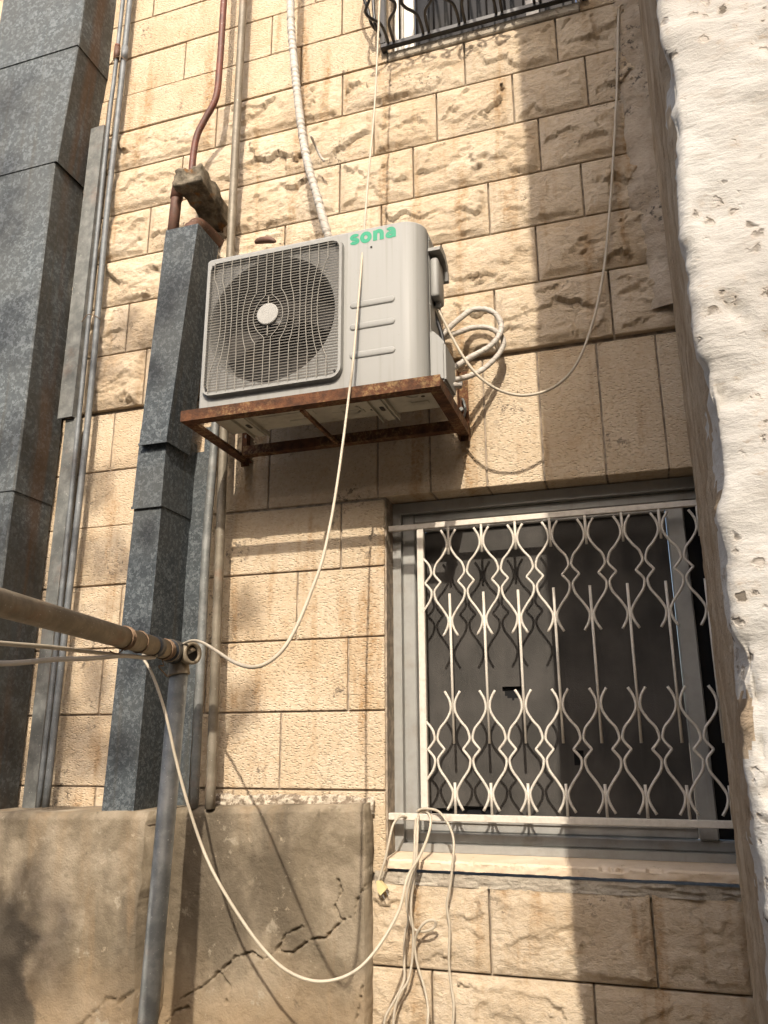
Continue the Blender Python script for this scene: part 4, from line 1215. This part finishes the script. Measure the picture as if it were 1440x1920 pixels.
pc = cable([(-0.8867, 0.0450, -0.2772), (-0.8957, 0.0200, -0.2697), (-0.9093, -0.0100, -0.2730), (-0.9237, -0.0300, -0.3008), (-0.9335, -0.0450, -0.3535), (-0.9463, -0.0500, -0.4102), (-0.9626, -0.0500, -0.4566), (-0.9727, -0.0500, -0.4868)], .0046, 'cable',
           'short cream flex with a yellowed plug hanging off the grille corner')
pg = obj('plug', *prism([(0, 0), (.010, .004), (.040, -.022), (.016, -.046), (.005, -.032)], 'y', 0, .024), 'plug', pc)
off = Vector((-0.9790, -0.0550, -0.4829))
pg.location = off + Vector((.02, .012, -.02)) - WL[pc.name]
pin = [tube([(0.028 + i * .010, -.012 + .0, -.036 + i * .008), (0.036 + i * .010, -.012, -.052 + i * .008)], .0022, 6) for i in (-.6, .8)]
pn = obj('pin', *join(pin), 'galv_pipe', pg)
pn.location = Vector((.012, -.004, -.022))
def hang(pts, label, r=.0046):
    return cable(pts, r, 'cable', label)
hang([(-0.8440, 0.0400, -0.2628), (-0.8359, -0.0050, -0.2827), (-0.8335, -0.0300, -0.3200), (-0.8328, -0.0500, -0.3763), (-0.8365, -0.0600, -0.4223), (-0.8495, -0.0650, -0.4706), (-0.8617, -0.0650, -0.5174), (-0.8638, -0.0600, -0.5609), (-0.8527, -0.0600, -0.5991), (-0.8396, -0.0600, -0.6252), (-0.8173, -0.0650, -0.6312), (-0.7874, -0.0700, -0.6268), (-0.7646, -0.0700, -0.6155), (-0.7573, -0.0750, -0.5992), (-0.7671, -0.0800, -0.5906), (-0.7918, -0.0800, -0.5986), (-0.8183, -0.0750, -0.6259), (-0.8365, -0.0600, -0.6698), (-0.8312, -0.0550, -0.7331), (-0.8048, -0.0600, -0.8045), (-0.7903, -0.0700, -0.8659), (-0.7923, -0.0800, -0.9133), (-0.8034, -0.0800, -1.0145), (-0.8041, -0.0800, -1.1498)],
     'cream flex with a small kinked loop hanging below the window sill')
hang([(-0.8485, 0.0350, -0.2533), (-0.8307, 0.0300, -0.2433), (-0.7915, 0.0200, -0.2417), (-0.7583, 0.0150, -0.2517), (-0.7264, -0.0050, -0.2819), (-0.7020, -0.0300, -0.3181), (-0.6937, -0.0450, -0.3513), (-0.6944, -0.0550, -0.3900), (-0.7063, -0.0550, -0.4761), (-0.7214, -0.0550, -0.5460), (-0.7139, -0.0550, -0.6155), (-0.7197, -0.0500, -0.7168), (-0.7160, -0.0500, -0.7826), (-0.7057, -0.0550, -0.8472), (-0.7112, -0.0550, -0.9134), (-0.7207, -0.0500, -1.0159), (-0.7205, -0.0500, -1.1365)],
     'rightmost cream flex hanging straight down from the grille over the sill')
hang([(-0.8557, 0.0450, -0.2709), (-0.8394, -0.0300, -0.3165), (-0.8363, -0.0520, -0.3849), (-0.8462, -0.0560, -0.4718), (-0.8589, -0.0500, -0.5590), (-0.8634, -0.0500, -0.6117), (-0.8756, -0.0500, -0.6577), (-0.8785, -0.0500, -0.7441), (-0.8795, -0.0550, -0.7936), (-0.9148, -0.0600, -0.8565), (-0.9401, -0.0650, -0.8973), (-0.9498, -0.0650, -0.9395), (-0.9612, -0.0600, -1.0364), (-0.9579, -0.0600, -1.1744)],
     'leftmost of the long cream flexes hanging below the sill, curving left')
hang([(-0.8475, 0.0450, -0.2689), (-0.8281, -0.0350, -0.3157), (-0.8273, -0.0650, -0.4179), (-0.8429, -0.0700, -0.5208), (-0.8457, -0.0700, -0.5801), (-0.8402, -0.0650, -0.6342), (-0.8468, -0.0600, -0.7232), (-0.8622, -0.0620, -0.7874), (-0.8874, -0.0680, -0.8249), (-0.9061, -0.0700, -0.8707), (-0.9122, -0.0700, -0.9268), (-0.9105, -0.0600, -1.0314), (-0.9173, -0.0600, -1.1849)],
     'middle cream flex hanging below the sill, crossing over the left one')

# ------------------------------------------------------------ tree behind the photographer, whose thin crown dapples the left side
tr = empty('tree', (-4.6, -6.9, -1.6), 'thin crowned leafy tree standing in the yard opposite the facade', 'tree')
obj('trunk', *tube(spline([(-4.6, -6.9, -1.62), (-4.55, -6.88, 0), (-4.4, -6.8, 2.0), (-4.1, -6.7, 4.0), (-3.9, -6.6, 6.0), (-3.8, -6.5, 8.2)], 5), .15, 10, rfun=lambda i, n: .17 * (1 - i / n) + .03), 'bark', tr, True)
sund = Vector((.19, -1.0, .81))
rr = random.Random(3)
cl = []
def at_facade(p, t, r, n):
    c = Vector(p) + sund * t
    cl.append((c, r, n))
at_facade((-3.0025, -0.2500, 3.2862), 7.13, 0.2, 85)
at_facade((-2.9389, -0.2500, 2.8297), 7.12, 0.13, 50)
at_facade((-2.8925, -0.2500, 2.5301), 5.69, 0.17, 68)
at_facade((-2.7967, -0.2500, 1.9114), 5.74, 0.15, 58)
at_facade((-2.7200, -0.2500, 1.2992), 6.94, 0.14, 54)
at_facade((-1.8451, -0.2700, 1.9362), 6.78, 0.1, 40)
at_facade((-1.9183, -0.2700, 1.8294), 6.67, 0.1, 40)
at_facade((-1.9347, -0.2700, 1.5458), 6.09, 0.06, 30)
at_facade((-2.2865, 0.0000, 1.9685), 6.57, 0.11, 43)
at_facade((-2.1715, 0.0000, 1.8763), 6.57, 0.08, 34)
at_facade((-2.3860, 0.0000, 1.7382), 6.53, 0.09, 37)
at_facade((-2.3998, 0.0000, 1.1759), 5.85, 0.11, 43)
at_facade((-2.2746, 0.0000, 0.8311), 6.29, 0.12, 46)
at_facade((-2.1829, 0.0000, 0.7627), 6.23, 0.08, 34)
at_facade((-2.4364, 0.0000, 0.8559), 6.76, 0.06, 30)
at_facade((-2.2888, 0.0000, 0.3170), 7.19, 0.07, 32)
at_facade((-2.2511, 0.0000, 0.2246), 7.12, 0.08, 34)
at_facade((-2.3867, 0.0000, -0.0192), 6.47, 0.15, 58)
at_facade((-2.2780, 0.0000, -0.0194), 6.31, 0.14, 54)
at_facade((-2.1909, 0.0000, -0.0842), 6.03, 0.1, 40)
at_facade((-2.4710, 0.0000, 0.2067), 5.66, 0.08, 34)
at_facade((-2.3365, -0.1200, -0.6613), 5.64, 0.16, 63)
at_facade((-2.2113, -0.1200, -0.8576), 6.34, 0.16, 63)
at_facade((-2.3503, -0.1200, -0.9226), 6.11, 0.14, 54)
at_facade((-1.5847, 0.0000, 0.5156), 7.03, 0.1, 40)
at_facade((-1.5785, 0.0000, 0.1456), 6.44, 0.09, 37)
at_facade((-1.9049, -0.2400, 0.8298), 6.50, 0.05, 28)
at_facade((-1.9278, -0.2400, 0.3913), 5.98, 0.07, 32)
at_facade((-1.9612, -0.2400, -0.0181), 5.64, 0.09, 37)
at_facade((-2.6383, -0.2500, 0.8880), 6.12, 0.12, 46)
at_facade((-2.5267, -0.2500, 0.5274), 5.82, 0.15, 58)
at_facade((-2.4876, -0.2500, 0.0876), 6.42, 0.2, 85)
at_facade((-2.3438, -0.2500, -0.1788), 7.20, 0.12, 46)
for _ in range(34):
    cl.append((Vector((rr.uniform(-5.6, -3.1), rr.uniform(-7.9, -5.6), rr.uniform(4.2, 9.6))), rr.uniform(.22, .45), 70))
V, F = [], []
limbs = []
for c, r, n in cl:
    base = Vector((-4.0, -6.6, max(2.5, min(c.z - .9, 8))))
    limbs.append(tube(spline([base, base.lerp(c, .5) + Vector((0, 0, .12)), c], 3), .02, 5, rfun=lambda i, n_: .026 * (1 - i / n_) + .006))
    for _ in range(n):
        d = Vector((rr.gauss(0, 1), rr.gauss(0, 1), rr.gauss(0, 1))).normalized() * r * rr.random() ** .45
        p = c + d
        a = Vector((rr.gauss(0, 1), rr.gauss(0, 1), rr.gauss(0, 1))).normalized()
        b = a.orthogonal().normalized()
        l, w = rr.uniform(.06, .10), rr.uniform(.025, .04)
        k = len(V)
        V += [tuple(p - a * l / 2), tuple(p + b * w / 2 + a * .01), tuple(p + a * l / 2), tuple(p - b * w / 2 + a * .01)]
        F.append((k, k + 1, k + 2, k + 3))
obj('limb', *join(limbs), 'bark', tr, True)
obj('crown', V, F, 'leaf', tr)

# ------------------------------------------------------------ unseen building behind the photographer, added to block low sky and ground bounce
ob_ = empty('sky_block_house', (-2.0, -11.5, -1.6), 'plain rendered building across the yard, added out of view to block low sky light', 'sky_block_house')
obj('wall', *box(-16, 12, -14.5, -9.6, -1.6, 4.9), 'brown', ob_)
obj('parapet', *box(-16.1, 12.1, -14.6, -9.5, 4.9, 5.1), 'cement', ob_)
for x in (-11.0, -7.0, -3.0, 1.5, 6.0):
    f = obj('window', *join([box(x, x + 1.2, -9.60, -9.55, 1.2, 1.26), box(x, x + 1.2, -9.60, -9.55, 2.54, 2.6), box(x, x + .06, -9.60, -9.551, 1.26, 2.54), box(x + 1.14, x + 1.2, -9.60, -9.551, 1.26, 2.54), box(x + .57, x + .63, -9.60, -9.551, 1.26, 2.54)]), 'frame_white', ob_)
    obj('pane', *box(x + .06, x + 1.14, -9.60, -9.58, 1.26, 2.54), 'glass', f)
